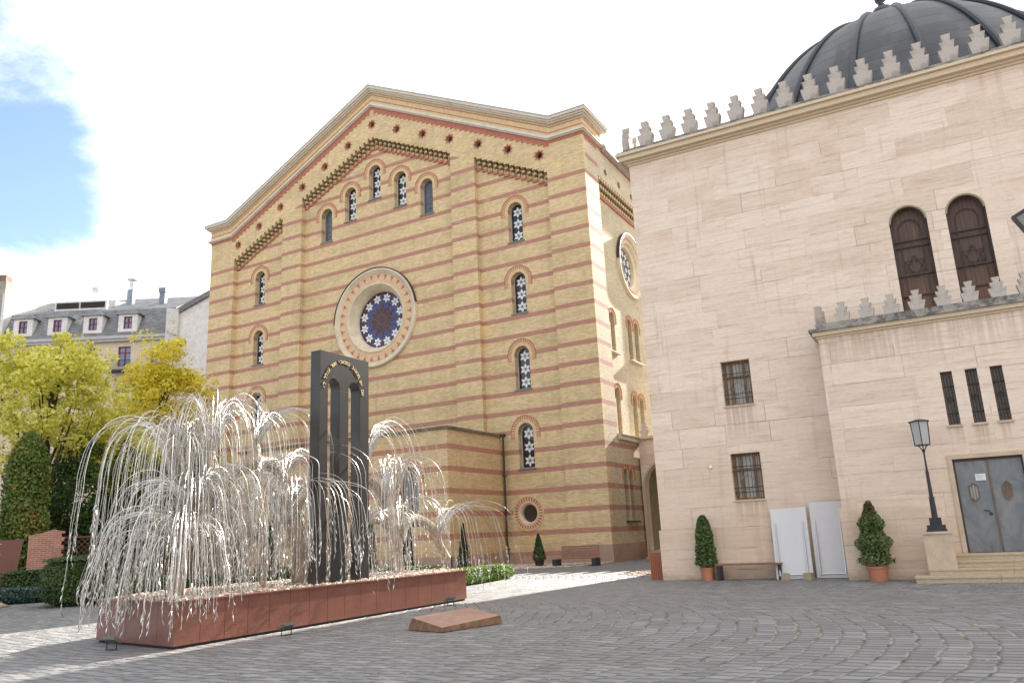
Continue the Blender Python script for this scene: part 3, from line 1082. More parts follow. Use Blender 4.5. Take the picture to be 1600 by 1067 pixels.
a.box(-40.75, -24.6, 36.9, 42.62, 7.662, 7.74)
a.build('coping', mat_weathered('dark_coping', (0.20, 0.16, 0.11), (0.06, 0.055, 0.04)), ann)
for i, (cx, z0, w, h) in enumerate(dxs):
    a = MB()
    a.prism(arch_pts(cx, z0, w, h), 'y', 36.96, 36.99)
    w_ = a.build('window', M['glass_grey'], ann)
    b = MB()
    b.prism(arch_pts(cx, z0, w, h), 'y', 36.90, 36.958, holes=[arch_pts(cx - w * 0.24, z0 + 0.08, w * 0.38, h - 0.3), arch_pts(cx + w * 0.24, z0 + 0.08, w * 0.38, h - 0.3)])
    b.build('frame', M['darkmetal'], w_)
    surround(ann, cx, z0, w, h, 36.62, rin=w / 2 + 0.03, rout=w / 2 + 0.34, drop=0.3, n=17)
a = MB()
a.box(-24.398, -24.25, 36.5, 42.5, 0, 0.75)
a.box(-40.6, -24.25, 36.45, 36.618, 0, 0.75)
a.build('plinth', M['plinth'], ann)

# ================================================================== ARCADE
OFF[0] = Vector((-17.4, 48.0, 0))
arc = root('stone_arcade', (-17.4, 48.0, 0), 'pale stone arcade wall with a pointed merlon joining the brick building and the travertine building', 'arcade')
a = MB()


def parch(cx, z0, w, h, spring, n=10):
    r = w / 2
    pts = [(cx - r, z0), (cx + r, z0)]
    for i in range(n + 1):
        t = PI * i / n
        k = math.cos(t)
        pts.append((cx + r * k, spring + (h - spring) * (math.sin(t) ** 0.8 if 0 < i < n else 0)))
    return pts


OP = [parch(-15.88, 0.42, 2.6, 5.75, 4.1), parch(-12.3, 0.42, 2.6, 5.75, 4.1)]
a.prism([(-17.4, 0), (-8.9, 0), (-8.9, 7.25), (-17.4, 7.25)], 'y', 48.0, 48.6, holes=[OP[0][2:] + OP[0][:2], OP[1][2:] + OP[1][:2]])
a.build('wall', M['trav'], arc)
a = MB()
for o in OP:
    cx = sum(p[0] for p in o[:2]) / 2
    a.prism(parch(cx, 0.42, 2.84, 5.87, 4.1), 'y', 47.93, 48.0, holes=[parch(cx, 0.43, 2.58, 5.74, 4.1)])
a.build('arch_moulding', M['trav_plain'], arc)
a = MB()
a.box(-17.4, -8.9, 47.8, 48.7, 7.252, 7.42)
a.build('cornice', M['trav_cornice'], arc)


def merlon(mb, cx, z0, y0, y1, w, h, axis='y'):
    pts = []
    lv = [(0.0, 0.46, 0.36, 0.50), (0.46, 0.74, 0.26, 0.37), (0.74, 1.0, 0.14, 0.235)]
    L, Rr = [], []
    for a_, b_, w0, w1 in lv:
        Rr += [(cx + w * w0, z0 + h * a_), (cx + w * w1, z0 + h * b_)]
        L += [(cx - w * w0, z0 + h * a_), (cx - w * w1, z0 + h * b_)]
    mb.prism(Rr + list(reversed(L)), axis, y0, y1)


a = MB()
for k in range(9):
    merlon(a, -17.0 + 0.95 * k, 7.42, 48.05, 48.35, 0.62, 0.85)
a.build('merlon_row', M['merlon'], arc)
a = MB()
a.box(-17.4, -9.2, 50.8, 51.0, 0.4, 7.0)
a.box(-17.39, -17.2, 48.61, 50.79, 0.42, 6.59)
a.box(-17.4, -9.2, 48.6, 51.0, 6.6, 6.8)
a.build('rear_wall', mat_plain('arcade_rear', (0.26, 0.22, 0.14), 0.9), arc)
a = MB()
for k, (z, y) in enumerate(((0.14, 46.0), (0.28, 46.35), (0.41, 46.7))):
    a.box(-16.8, -8.95, y, 48.6, z - 0.14 if k else 0.0, z)
a.build('steps', M['trav_step'], arc)

# ================================================================== TRAVERTINE BUILDING (own frame)
OFF[0] = Vector((0, 0, 0))
TY = 0.0192139
trv = root('domed_travertine_building', (-9.08, 26.55, 0), 'pink travertine building with stepped battlements, twin arched windows and a dark ribbed dome', 'building', rz=TY)
WS = 19.5
a = MB()
hl = [[(2.60, 5.57), (3.56, 5.57), (3.56, 7.08), (2.60, 7.08)], [(2.59, 2.47), (3.55, 2.47), (3.55, 3.97), (2.59, 3.97)],
      arch_pts(8.94, 7.3, 1.07, 3.98, 20), arch_pts(10.54, 7.3, 1.07, 3.98, 20)]
a.prism([(0, 0), (WS, 0), (WS, 15.1), (0, 15.1)], 'y', 0, 0.45, holes=hl)
a.box(0, 0.45, 0.45, 22, 0, 15.1)
a.box(WS - 0.45, WS, 0.45, 22, 0, 15.1)
a.box(0.45, WS - 0.45, 21.55, 22, 0, 15.1)
a.build('wall', M['trav'], trv)
a = MB()
a.prism([(-0.06, -0.06), (5.93, -0.06), (5.93, -0.001), (-0.001, -0.001), (-0.001, 22), (-0.06, 22)], 'z', 0, 1.62)
a.build('plinth', M['trav'], trv)
a = MB()
a.box(0.4, WS - 0.4, 0.4, 21.6, 14.6, 15.0)
a.build('roof', M['cornice_top'], trv)
a = MB()
for (p, z0, z1) in ((0.06, 15.06, 15.14), (0.14, 15.14, 15.22), (0.30, 15.22, 15.40), (0.40, 15.40, 15.50)):
    a.prism([(-p, -p), (WS + p, -p), (WS + p, 22 + p), (-p, 22 + p)], 'z', z0, z1 - 0.001, holes=[[(0.3, 0.3), (WS - 0.3, 0.3), (WS - 0.3, 21.7), (0.3, 21.7)]])
a.build('cornice', M['trav_cornice'], trv)
a = MB()
a.prism([(-0.36, -0.36), (WS + 0.36, -0.36), (WS + 0.36, 22.36), (-0.36, 22.36)], 'z', 15.50, 15.56, holes=[[(0.25, 0.25), (WS - 0.25, 0.25), (WS - 0.25, 21.75), (0.25, 21.75)]])
a.prism([(-0.16, -0.16), (WS + 0.16, -0.16), (WS + 0.16, 22.16), (-0.16, 22.16)], 'z', 15.56, 15.72, holes=[[(0.22, 0.22), (WS - 0.22, 0.22), (WS - 0.22, 21.78), (0.22, 21.78)]])
a.build('coping', M['coping'], trv)
a = MB()
merlon(a, 0, 0, -0.16, 0.12, 0.60, 0.95)
m0 = a.build('merlon', M['merlon'], trv)
m0.location = (0.76, 0, 15.71)
for k in range(1, 23):
    c = m0.copy()
    COL.objects.link(c)
    c.parent = trv
    c.location = (0.76 + 0.8465 * k, 0, 15.71)
    c.rotation_euler = (0, rnd(-.01, .01), 0)
a = MB()
merlon(a, 0, 0, -0.16, 0.12, 0.60, 0.95, axis='x')
m1 = a.build('side_merlon', M['merlon'], trv)
m1.location = (0, 0.12, 15.71)
for k in range(1, 25):
    c = m1.copy()
    COL.objects.link(c)
    c.parent = trv
    c.location = (0, 0.12 + 0.85 * k, 15.71)

# dome
a = MB()
DC = Vector((9.55, 9.9, 4.2))
DR, DZ = 10.55, 19.2
prof = []
NR = 30
zlo = 14.2
for i in range(NR + 1):
    z = zlo + (DC.z + DZ - zlo) * math.sin(PI / 2 * i / NR)
    q = max(0.0, 1 - ((z - DC.z) / DZ) ** 2)
    prof.append((DR * math.sqrt(q) + 0.001, z))
m, g_, b_ = new_mat('dark_dome_sheet')
oc = g_.n('ShaderNodeTexCoord').outputs['Object']
o_ = g_.sep(oc)
an = g_.m('ARCTAN2', g_.m('SUBTRACT', o_[1], DC.y), g_.m('SUBTRACT', o_[0], DC.x))
seg = g_.m('FLOOR', g_.m('MULTIPLY', g_.m('ADD', an, PI), 20 / (2 * PI)))
zz = g_.m('ADD', g_.m('MULTIPLY', o_[2], 1.55), g_.m('MULTIPLY', g_.wn(g_.comb(seg, 1, 1))[0], 0.35))
rowf = g_.m('FRACT', zz)
pid = g_.wn(g_.comb(seg, g_.m('FLOOR', zz), 3.0))[0]
c_ = g_.ramp(pid, [(0, (0.036, 0.038, 0.041)), (0.6, (0.050, 0.052, 0.056)), (1, (0.066, 0.068, 0.072))])
c_ = g_.mix(g_.smooth(g_.noise(g_.scale(oc, 1, 1, 0.3), 0.9, 5.0), 0.45, 0.75), c_, (0.085, 0.09, 0.095))
ln = g_.smooth(g_.m('MINIMUM', rowf, g_.m('SUBTRACT', 1.0, rowf)), 0.035, 0.01)
c_ = g_.mix(ln, c_, (0.02, 0.02, 0.022))
g_.put(b_.inputs['Base Color'], c_)
b_.inputs['Roughness'].default_value = 0.5
b_.inputs['Metallic'].default_value = 0.25
bump(g_, b_, g_.m('SUBTRACT', rowf, ln), 0.5, 0.05)
a.lathe(prof, 80, c=(DC.x, DC.y, 0))
dome = a.build('dome', m, trv, smooth=True)
a = MB()
NRIB = 20
for k in range(NRIB):
    t = 2 * PI * (k + 0.36) / NRIB
    path = [(DC.x + (r + 0.03) * math.cos(t), DC.y + (r + 0.03) * math.sin(t), z + 0.02) for r, z in prof]
    a.tube(path, [0.155 - 0.075 * i / NR for i in range(NR + 1)], 8)
a.build('rib', mat_plain('dome_rib_metal', (0.028, 0.032, 0.036), 0.5, metal=0.3), dome)
a = MB()
zt = DC.z + DZ
a.lathe([(0.25, zt - 0.1), (0.3, zt + 0.02), (0.16, zt + 0.15), (0.34, zt + 0.35), (0.50, zt + 0.62), (0.52, zt + 0.85), (0.40, zt + 1.08), (0.18, zt + 1.22), (0.12, zt + 1.4), (0.22, zt + 1.5), (0.26, zt + 1.65), (0.12, zt + 1.8), (0.03, zt + 2.6)], 20, c=(DC.x, DC.y, 0))
a.build('finial', mat_plain('finial_metal', (0.06, 0.055, 0.07), 0.4, metal=0.5), dome, smooth=True)

# square windows with iron grilles
mgl, g_, b_ = new_mat('curtained_glass')
oc, o_, u_ = face_uv(g_)
cur = g_.noise(g_.comb(g_.m('MULTIPLY', u_, 9.0), 0.0, g_.m('MULTIPLY', o_[2], 0.5)), 1.6, 3.0)
g_.put(b_.inputs['Base Color'], g_.ramp(cur, [(0.3, (0.22, 0.20, 0.17)), (0.7, (0.46, 0.46, 0.43))]))
b_.inputs['Roughness'].default_value = 0.25
brown = mat_plain('brown_window_wood', (0.24, 0.14, 0.06), 0.6, var=0.35, scale=6)
for (x0, x1, z0, z1) in ((2.60, 3.56, 5.57, 7.08), (2.59, 3.55, 2.47, 3.97)):
    a = MB()
    a.box(x0, x1, 0.30, 0.33, z0, z1)
    w_ = a.build('window', mgl, trv)
    a = MB()
    for x in (x0 + 0.02, (x0 + x1) / 2 - 0.25, (x0 + x1) / 2 + 0.17, x1 - 0.10):
        a.box(x, x + 0.08, 0.24, 0.30, z0, z1)
    for z in (z0, z0 + 0.95, z1 - 0.08):
        a.box(x0 + 0.1, x1 - 0.1, 0.25, 0.29, z, z + 0.07)
    a.build('frame', brown, w_)
    a = MB()
    for i in range(1, 8):
        x = x0 + (x1 - x0) * i / 8
        a.tube([(x, 0.08, z0 + 0.01), (x, 0.08, z1 - 0.01)], 0.0075, 6)
    for fz in (0.16, 0.26, 0.62, 0.72):
        z = z0 + (z1 - z0) * fz
        a.tube([(x0, 0.095, z), (x1, 0.095, z)], 0.012, 6)
    a.tube([(x0 + 0.2, 0.07, z0 + .55), ((x0 + x1) / 2, 0.07, z0 + .80), (x1 - 0.2, 0.07, z0 + .55), ((x0 + x1) / 2, 0.07, z0 + .30), (x0 + 0.2, 0.07, z0 + .55)], 0.009, 5)
    a.build('iron_grille', M['bars'], w_)
    a = MB()
    a.box(x0 - 0.03, x1 + 0.03, -0.05, 0.24, z0 - 0.055, z0 - 0.001)
    a.build('sill', M['trav_plain'], w_)

# twin arched openings closed with planks and an iron grid
mpl, g_, b_ = new_mat('brown_planks')
oc = g_.n('ShaderNodeTexCoord').outputs['Object']
o_ = g_.sep(oc)
pf = g_.m('DIVIDE', o_[0], 0.125)
pr = g_.wn(g_.comb(g_.m('FLOOR', pf), 1, 1))[0]
c_ = g_.ramp(g_.noise(g_.comb(g_.m('MULTIPLY', o_[0], 10), 0, g_.m('MULTIPLY', o_[2], 0.8)), 2.0, 4.0), [(0.3, (0.060, 0.030, 0.022)), (0.7, (0.125, 0.062, 0.040))])
c_ = g_.mix(g_.m('MULTIPLY', g_.smooth(o_[2], 9.3, 8.0), 0.5), c_, (0.22, 0.085, 0.035))
c_ = g_.mix(0.4, c_, g_.ramp(pr, [(0, (0.7, 0.7, 0.7)), (1, (1.3, 1.3, 1.3))]), 'MULTIPLY')
ln = g_.smooth(g_.m('ABSOLUTE', g_.m('SUBTRACT', g_.m('FRACT', pf), 0.5)), 0.44, 0.49)
c_ = g_.mix(ln, c_, (0.015, 0.01, 0.008))
g_.put(b_.inputs['Base Color'], c_)
b_.inputs['Roughness'].default_value = 0.55
for cx in (8.94, 10.54):
    a = MB()
    a.prism(arch_pts(cx, 7.3, 1.10, 4.0, 20), 'y', 0.26, 0.30)
    w_ = a.build('arched_shutter', mpl, trv)
    a = MB()
    a.prism(arch_pts(cx, 7.31, 1.065, 3.965, 20), 'y', 0.10, 0.16, holes=[arch_pts(cx, 7.38, 0.97, 3.84, 20)])
    for z in (8.35, 9.02, 9.95, 10.15):
        a.box(cx - 0.48, cx + 0.48, 0.19, 0.22, z, z + 0.045)
    for x in (-0.31, 0.31):
        a.box(cx + x - 0.012, cx + x + 0.012, 0.20, 0.225, 7.4, 10.55)
    pa = [(cx + 0.31 * math.cos(PI * i / 12), 0.21, 10.55 + 0.31 * math.sin(PI * i / 12)) for i in range(13)]
    a.tube(pa, 0.012, 5)
    for s_ in (1, -1):
        zc = 9.32
        tri = [(cx + 0.33 * math.cos(PI / 2 * s_ + 2 * PI * i / 3), 0.20, zc + 0.36 * math.sin(PI / 2 * s_ + 2 * PI * i / 3)) for i in range(4)]
        a.tube(tri, 0.013, 5)
    a.build('iron_grid', M['bars'], w_)
    a = MB()
    r = 0.5355
    n = 20
    pts = [(cx + (r + 0.0) * math.cos(PI * i / n), 10.745 + (r + 0.0) * math.sin(PI * i / n)) for i in range(n + 1)]
    pts += [(cx - (r - 0.05) * math.cos(PI * i / n), 10.745 + (r - 0.05) * math.sin(PI * i / n)) for i in range(n + 1)]
    a.prism(pts, 'y', -0.02, 0.24)
    a.build('arch_lining', mat_plain('arch_lining_stone', (0.30, 0.25, 0.15), 0.8), w_)

# projecting entrance block
D0 = -1.378
S0, S1 = 5.95, 13.65
nar = [(9.05, 9.35), (9.67, 9.97), (10.28, 10.58)]
a = MB()
a.prism([(S0, 0), (S1, 0), (S1, 7.10), (S0, 7.10)], 'y', D0, D0 + 0.5, holes=[[(x0, 4.12), (x1, 4.12), (x1, 5.64), (x0, 5.64)] for x0, x1 in nar] + [[(8.97, 0.64), (10.64, 0.64), (10.64, 3.17), (8.97, 3.17)]])
a.box(S0, S0 + 0.4, D0 + 0.5, -0.002, 0, 7.10)
a.box(S1 - 0.4, S1, D0 + 0.5, -0.002, 0, 7.10)
a.box(S0 + 0.4, S1 - 0.4, D0 + 0.5, -0.002, 6.9, 7.10)
a.build('entrance_block', M['trav'], trv)
a = MB()
a.box(S0 - 0.08, 8.70, D0 - 0.05, D0 - 0.001, 0, 0.62)
a.box(S0 - 0.079, 8.60, D0 - 0.03, D0 - 0.001, 0.62, 2.0)
a.box(S0 - 0.08, S0 - 0.001, D0 - 0.001, -0.07, 0, 2.0)
a.build('block_plinth', M['trav'], trv)
a = MB()
a.box(10.9, S1, D0 - 0.05, D0 - 0.001, 0, 0.62)
a.build('block_plinth', M['trav'], trv)
a = MB()
for (p, z0, z1) in ((0.05, 7.10, 7.17), (0.14, 7.17, 7.29)):
    a.box(S0 - p, S1 + p, D0 - p, -0.003, z0 + 0.001, z1)
a.build('block_cornice', M['trav_cornice'], trv)
a = MB()
a.box(S0 - 0.22, S1 + 0.22, D0 - 0.22, -0.003, 7.291, 7.38)
a.box(S0 - 0.02, S1 + 0.02, D0 - 0.02, D0 + 0.28, 7.38, 7.56)
a.box(S0 - 0.02, S0 + 0.26, D0 + 0.28, -0.003, 7.38, 7.56)
a.build('block_coping', M['coping'], trv)
a = MB()
merlon(a, 0, 0, 0, 0.2, 0.47, 0.60)
m0 = a.build('block_merlon', M['merlon'], trv)
m0.location = (6.72, D0 + 0.02, 7.555)
for k in range(1, 10):
    c = m0.copy()
    COL.objects.link(c)
    c.parent = trv
    c.location = (6.72 + 0.687 * k, D0 + 0.02, 7.555)
a = MB()
merlon(a, 0, 0, 0, 0.2, 0.47, 0.60, axis='x')
c0 = a.build('block_side_merlon', M['merlon'], trv)
c0.location = (S0 + 0.0, D0 + 0.22, 7.555)
c = c0.copy()
COL.objects.link(c)
c.parent = trv
c.location = (S0, D0 + 0.9, 7.555)
for x0, x1 in nar:
    a = MB()
    a.box(x0, x1, D0 + 0.22, D0 + 0.24, 4.12, 5.64)
    w_ = a.build('narrow_window', mat_plain('brown_narrow_glass', (0.075, 0.052, 0.035), 0.25, var=0.4, scale=5), trv)
    a = MB()
    for i in (1, 2, 3):
        x = x0 + (x1 - x0) * i / 4
        a.tube([(x, D0 + 0.1, 4.13), (x, D0 + 0.1, 5.63)], 0.010, 5)
    for z in (4.45, 5.22):
        a.box(x0, x1, D0 + 0.09, D0 + 0.12, z, z + 0.025)
    cx, zc = (x0 + x1) / 2, 4.86
    for s_ in (1, -1):
        a.tube([(cx + 0.10 * math.cos(PI / 2 * s_ + 2 * PI * i / 3), D0 + 0.085, zc + 0.10 * math.sin(PI / 2 * s_ + 2 * PI * i / 3)) for i in range(4)], 0.008, 4)
    a.build('iron_grille', M['bars'], w_)
    a = MB()
    a.box(x0 - 0.04, x1 + 0.04, D0 - 0.07, D0 + 0.21, 4.06, 4.118)
    a.build('sill', M['trav_plain'], w_)
# door frame and doors
a = MB()
a.box(8.85, 8.965, D0 - 0.035, D0 + 0.1, 0.62, 3.29)
a.box(10.645, 10.76, D0 - 0.035, D0 + 0.1, 0.62, 3.29)
a.box(8.965, 10.645, D0 - 0.035, D0 + 0.1, 3.175, 3.29)
a.build('door_surround', M['trav_plain'], trv)
mdo, g_, b_ = new_mat('patinated_door_metal')
oc = g_.n('ShaderNodeTexCoord').outputs['Object']
n1 = g_.noise(g_.scale(oc, 1, 1, 0.7), 1.8, 6.0, 0.65, 0.6)
n2 = g_.noise(g_.scale(oc, 8, 8, 1.2), 3.0, 5.0, 0.7)
c_ = g_.ramp(n1, [(0.3, (0.125, 0.13, 0.132)), (0.5, (0.195, 0.205, 0.212)), (0.72, (0.29, 0.272, 0.245))])
c_ = g_.mix(g_.smooth(n2, 0.58, 0.75), c_, (0.30, 0.29, 0.27))
g_.put(b_.inputs['Base Color'], c_)
b_.inputs['Metallic'].default_value = 0.35
b_.inputs['Roughness'].default_value = 0.55
bronze = mat_plain('worn_bronze', (0.17, 0.115, 0.075), 0.5, metal=0.4, var=0.35, scale=5)
for i, (x0, x1) in enumerate(((9.02, 9.80), (9.82, 10.60))):
    a = MB()
    a.box(x0, x1, D0 + 0.12, D0 + 0.17, 0.66, 3.10)
    a.box(x0 + 0.01, x1 - 0.01, D0 + 0.105, D0 + 0.12, 0.67, 0.84)
    d_ = a.build('door_leaf', mdo, trv)
    cx = 9.375 if i == 0 else 10.16
    a = MB()
    hx = [(cx, 2.52), (cx - 0.115, 2.42), (cx - 0.115, 2.09), (cx, 1.99), (cx + 0.115, 2.09), (cx + 0.115, 2.42)]
    hi = [(cx, 2.47), (cx - 0.09, 2.39), (cx - 0.09, 2.12), (cx, 2.04), (cx + 0.09, 2.12), (cx + 0.09, 2.39)]
    a.prism(hx, 'y', D0 + 0.09, D0 + 0.12, holes=[hi])
    for x in (cx - 0.033, cx + 0.033):
        a.box(x - 0.007, x + 0.007, D0 + 0.095, D0 + 0.12, 2.08, 2.43)
    a.build('hexagon_grille', bronze, d_)
    a = MB()
    a.prism(hi, 'y', D0 + 0.112, D0 + 0.118)
    a.build('pane', M['winframe'] if i == 0 else mat_plain('dull_pane', (0.16, 0.12, 0.09), 0.4), d_)
a = MB()
a.box(9.785, 9.83, D0 + 0.09, D0 + 0.12, 0.66, 3.10)
a.build('door_meeting_bar', bronze, trv)
a = MB()
a.tube([(9.66, D0 + 0.12, 1.74), (9.66, D0 + 0.06, 1.74), (9.53, D0 + 0.05, 1.76)], 0.014, 6)
a.lathe([(0.045, 0), (0.045, 0.012)], 12, T=Matrix.Translation((9.68, D0 + 0.12, 1.66)) @ Matrix.Rotation(PI / 2, 4, 'X'))
a.build('door_handle', M['iron'], trv)
a = MB()
a.box(9.46, 9.71, D0 + 0.10, D0 + 0.118, 2.56, 2.74)
nt = a.build('notice', mat_plain('white_paper', (0.72, 0.71, 0.68), 0.5, var=0.03), trv)
a = MB()
for k in range(5):
    a.box(9.49, 9.49 + (0.19, 0.15, 0.18, 0.12, 0.16)[k], D0 + 0.098, D0 + 0.10, 2.70 - 0.028 * k, 2.706 - 0.028 * k)
a.build('print', mat_plain('grey_ink', (0.35, 0.34, 0.33), 0.6), nt)
a = MB()
a.box(8.98, 9.02, D0 + 0.1, D0 + 0.4, 0.64, 3.16)
a.box(10.60, 10.64, D0 + 0.1, D0 + 0.4, 0.64, 3.16)
a.box(9.0, 10.62, D0 + 0.1, D0 + 0.4, 3.10, 3.165)
a.build('door_frame', M['darkmetal'], trv)
a = MB()
a.box(8.9, 10.7, D0 + 0.45, D0 + 0.48, 0.5, 3.3)
a.build('door_backing', M['dark'], trv)

# entrance steps with the lamp pedestal
stp = root('entrance_steps', (-9.08, 26.55, 0), 'four travertine steps with a square lamp pedestal in front of the grey double door', 'steps', rz=TY)
for x0, y0, z0, z1 in ((7.66, -3.05, 0, 0.17), (7.99, -2.65, 0.17, 0.34), (8.33, -2.30, 0.34, 0.51), (8.66, -1.95, 0.51, 0.66)):
    a = MB()
    xs = x0
    for j, xe in enumerate((x0 + 1.9 - 0.3 * (z0 > 0.3), 13.0)):
        a.box(xs, xe - 0.006, y0, D0 - 0.06, z0, z1 - 0.055)
        a.box(xs - 0.02 * (j == 0), xe - 0.006, y0 - 0.03 - rnd(0, 0.006), D0 - 0.058, z1 - 0.054, z1 - rnd(0.001, 0.006))
        xs = xe
    a.build('step', M['trav_step'], stp)
a = MB()
a.box(7.98, 8.66, -2.64, -1.98, 0.172, 1.21)
a.box(7.93, 8.71, -2.69, -1.93, 1.21, 1.27)
a.build('lamp_pedestal', M['trav_plain'], stp)


# ================================================================== MEMORIAL: planter, slab, willow
OFF[0] = Vector((0, 0, 0))
mgr, g_, b_ = new_mat('red_granite')
oc = g_.n('ShaderNodeTexCoord').outputs['Object']
sp = g_.noise(oc, 60.0, 3.0, 0.8)
lg_ = g_.noise(oc, 1.3, 5.0, 0.6)
c_ = g_.ramp(sp, [(0.3, (0.10, 0.036, 0.024)), (0.5, (0.185, 0.072, 0.050)), (0.7, (0.29, 0.14, 0.10))])
c_ = g_.mix(0.6, c_, g_.ramp(lg_, [(0.35, (0.72, 0.68, 0.66)), (0.65, (1.2, 1.15, 1.12))]), 'MULTIPLY')
g_.put(b_.inputs['Base Color'], c_)
b_.inputs['Roughness'].default_value = 0.28
mpk = mat_plain('split_granite', (0.33, 0.185, 0.135), 0.45, var=0.18, scale=6, bumps=0.2)
mrk = mat_weathered('rough_broken_granite', (0.22, 0.11, 0.055), (0.09, 0.055, 0.03), (0.42, 0.62), 7.0)
gold = mat_plain('gilded_letters', (0.85, 0.66, 0.30), 0.4, var=0.05, metal=0.3)
steel, g_, b_ = new_mat('willow_steel')
oc = g_.n('ShaderNodeTexCoord').outputs['Object']
geo = g_.n('ShaderNodeNewGeometry')
f_ = g_.m('ADD', g_.m('MULTIPLY', geo.outputs['Random Per Island'], 0.6), g_.m('MULTIPLY', g_.noise(oc, 3.0, 3.0), 0.4))
g_.put(b_.inputs['Base Color'], g_.ramp(f_, [(0.15, (0.30, 0.26, 0.21)), (0.45, (0.50, 0.465, 0.415)), (0.8, (0.80, 0.79, 0.77))]))
b_.inputs['Metallic'].default_value = 0.75
b_.inputs['Roughness'].default_value = 0.36
bark, g_, b_ = new_mat('brushed_steel_trunk')
oc = g_.n('ShaderNodeTexCoord').outputs['Object']
n1 = g_.noise(g_.scale(oc, 9, 9, 1.2), 2.5, 5.0, 0.7)
g_.put(b_.inputs['Base Color'], g_.ramp(n1, [(0.3, (0.20, 0.15, 0.11)), (0.5, (0.42, 0.34, 0.26)), (0.72, (0.70, 0.66, 0.60))]))
b_.inputs['Metallic'].default_value = 0.25
b_.inputs['Roughness'].default_value = 0.65
bump(g_, b_, n1, 0.6, 0.03)

plan = [(-12.40, 9.85), (-12.36, 19.32), (-13.9, 20.6), (-15.6, 18.0), (-16.3, 14.4), (-15.9, 11.3), (-15.32, 10.37)]


def inset(poly, d):
    n = len(poly)
    out = []
    cx = sum(p[0] for p in poly) / n
    cy = sum(p[1] for p in poly) / n
    for i in range(n):
        p0, p1, p2 = Vector(poly[i - 1]), Vector(poly[i]), Vector(poly[(i + 1) % n])
        e1, e2 = (p1 - p0).normalized(), (p2 - p1).normalized()
        n1_, n2_ = Vector((-e1.y, e1.x)), Vector((-e2.y, e2.x))
        b2 = (n1_ + n2_)
        b2 = b2 / max(0.3, b2.length_squared) * 2
        out.append((p1.x + b2.x * d, p1.y + b2.y * d))
    return out


plt_ = root('granite_planter', (-13.9, 15, 0), 'long polished red granite planter around the foot of the metal willow, gravel on top', 'planter')
OFF[0] = Vector((-13.9, 15, 0))
a = MB()
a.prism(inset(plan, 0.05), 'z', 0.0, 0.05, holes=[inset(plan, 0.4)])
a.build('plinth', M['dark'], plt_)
a = MB()
n = len(plan)
ins = inset(plan, 0.07)
plan_o = plan
for i in range(n):
    p, q = Vector(plan[i]), Vector(plan[(i + 1) % n])
    pi_, qi = Vector(ins[i]), Vector(ins[(i + 1) % n])
    L = (q - p).length
    k = max(1, int(round(L / 0.57)))
    for j in range(k):
        t0, t1 = j / k + (0.004 / L if j else 0), (j + 1) / k - (0.004 / L if j < k - 1 else 0)
        A, B = p.lerp(q, t0), p.lerp(q, t1)
        Ai, Bi = pi_.lerp(qi, t0), pi_.lerp(qi, t1)
        a.prism([(A.x, A.y), (B.x, B.y), (Bi.x, Bi.y), (Ai.x, Ai.y)], 'z', 0.05, 0.775)
a.build('panel', mgr, plt_)['label'] = 'polished red granite facing panels'
a = MB()
a.prism(inset(plan, -0.035), 'z', 0.777, 0.805, holes=[inset(plan, 0.22)])
a.build('rim', mgr, plt_)
a = MB()
a.prism(inset(plan, 0.0715), 'z', 0.06, 0.70)
a.build('soil', mat_plain('pale_mortar_bed', (0.50, 0.38, 0.32), 0.9), plt_)
# inscription on the long face
try:
    def text_mesh(ch, size, bold=0.0):
        cu = bpy.data.curves.new('t', 'FONT')
        cu.body = ch
        cu.size = size
        cu.extrude = 0.004
        cu.offset = bold
        cu.align_x = 'CENTER'
        cu.resolution_u = 3
        o = bpy.data.objects.new('t', cu)
        COL.objects.link(o)
        bpy.context.view_layer.update()
        dg = bpy.context.evaluated_depsgraph_get()
        me = bpy.data.meshes.new_from_object(o.evaluated_get(dg))
        vs = [v.co.copy() for v in me.vertices]
        fs = [tuple(p.vertices) for p in me.polygons]
        bpy.data.objects.remove(o)
        return vs, fs
except Exception:
    pass
rs2 = random.Random(5)
a = MB()
for (y0, z0, rows, w) in ((14.55, 0.60, 6, 0.30), (15.20, 0.66, 5, 0.95), (15.50, 0.40, 3, 0.42)):
    for k in range(rows):
        y = y0 + (0.06 * k if rows == 3 else 0)
        ye = y0 + w - (0.12 * rs2.random())
        while y < ye:
            l = rs2.uniform(0.02, 0.05)
            h = rs2.uniform(0.018, 0.03)
            a.box(-12.392, -12.384, y, y + l * 0.5, z0 - 0.052 * k, z0 - 0.052 * k + h)
            if rs2.random() < 0.6:
                a.box(-12.392, -12.384, y + l * 0.5, y + l * 0.8, z0 - 0.052 * k, z0 - 0.052 * k + 0.008)
            y += l + 0.008
a.build('gilded_inscription', mat_plain('dull_gilding', (0.50, 0.25, 0.09), 0.5, var=0.2), plt_)

# gravel stones in the planter
OFF[0] = Vector((0, 0, 0))


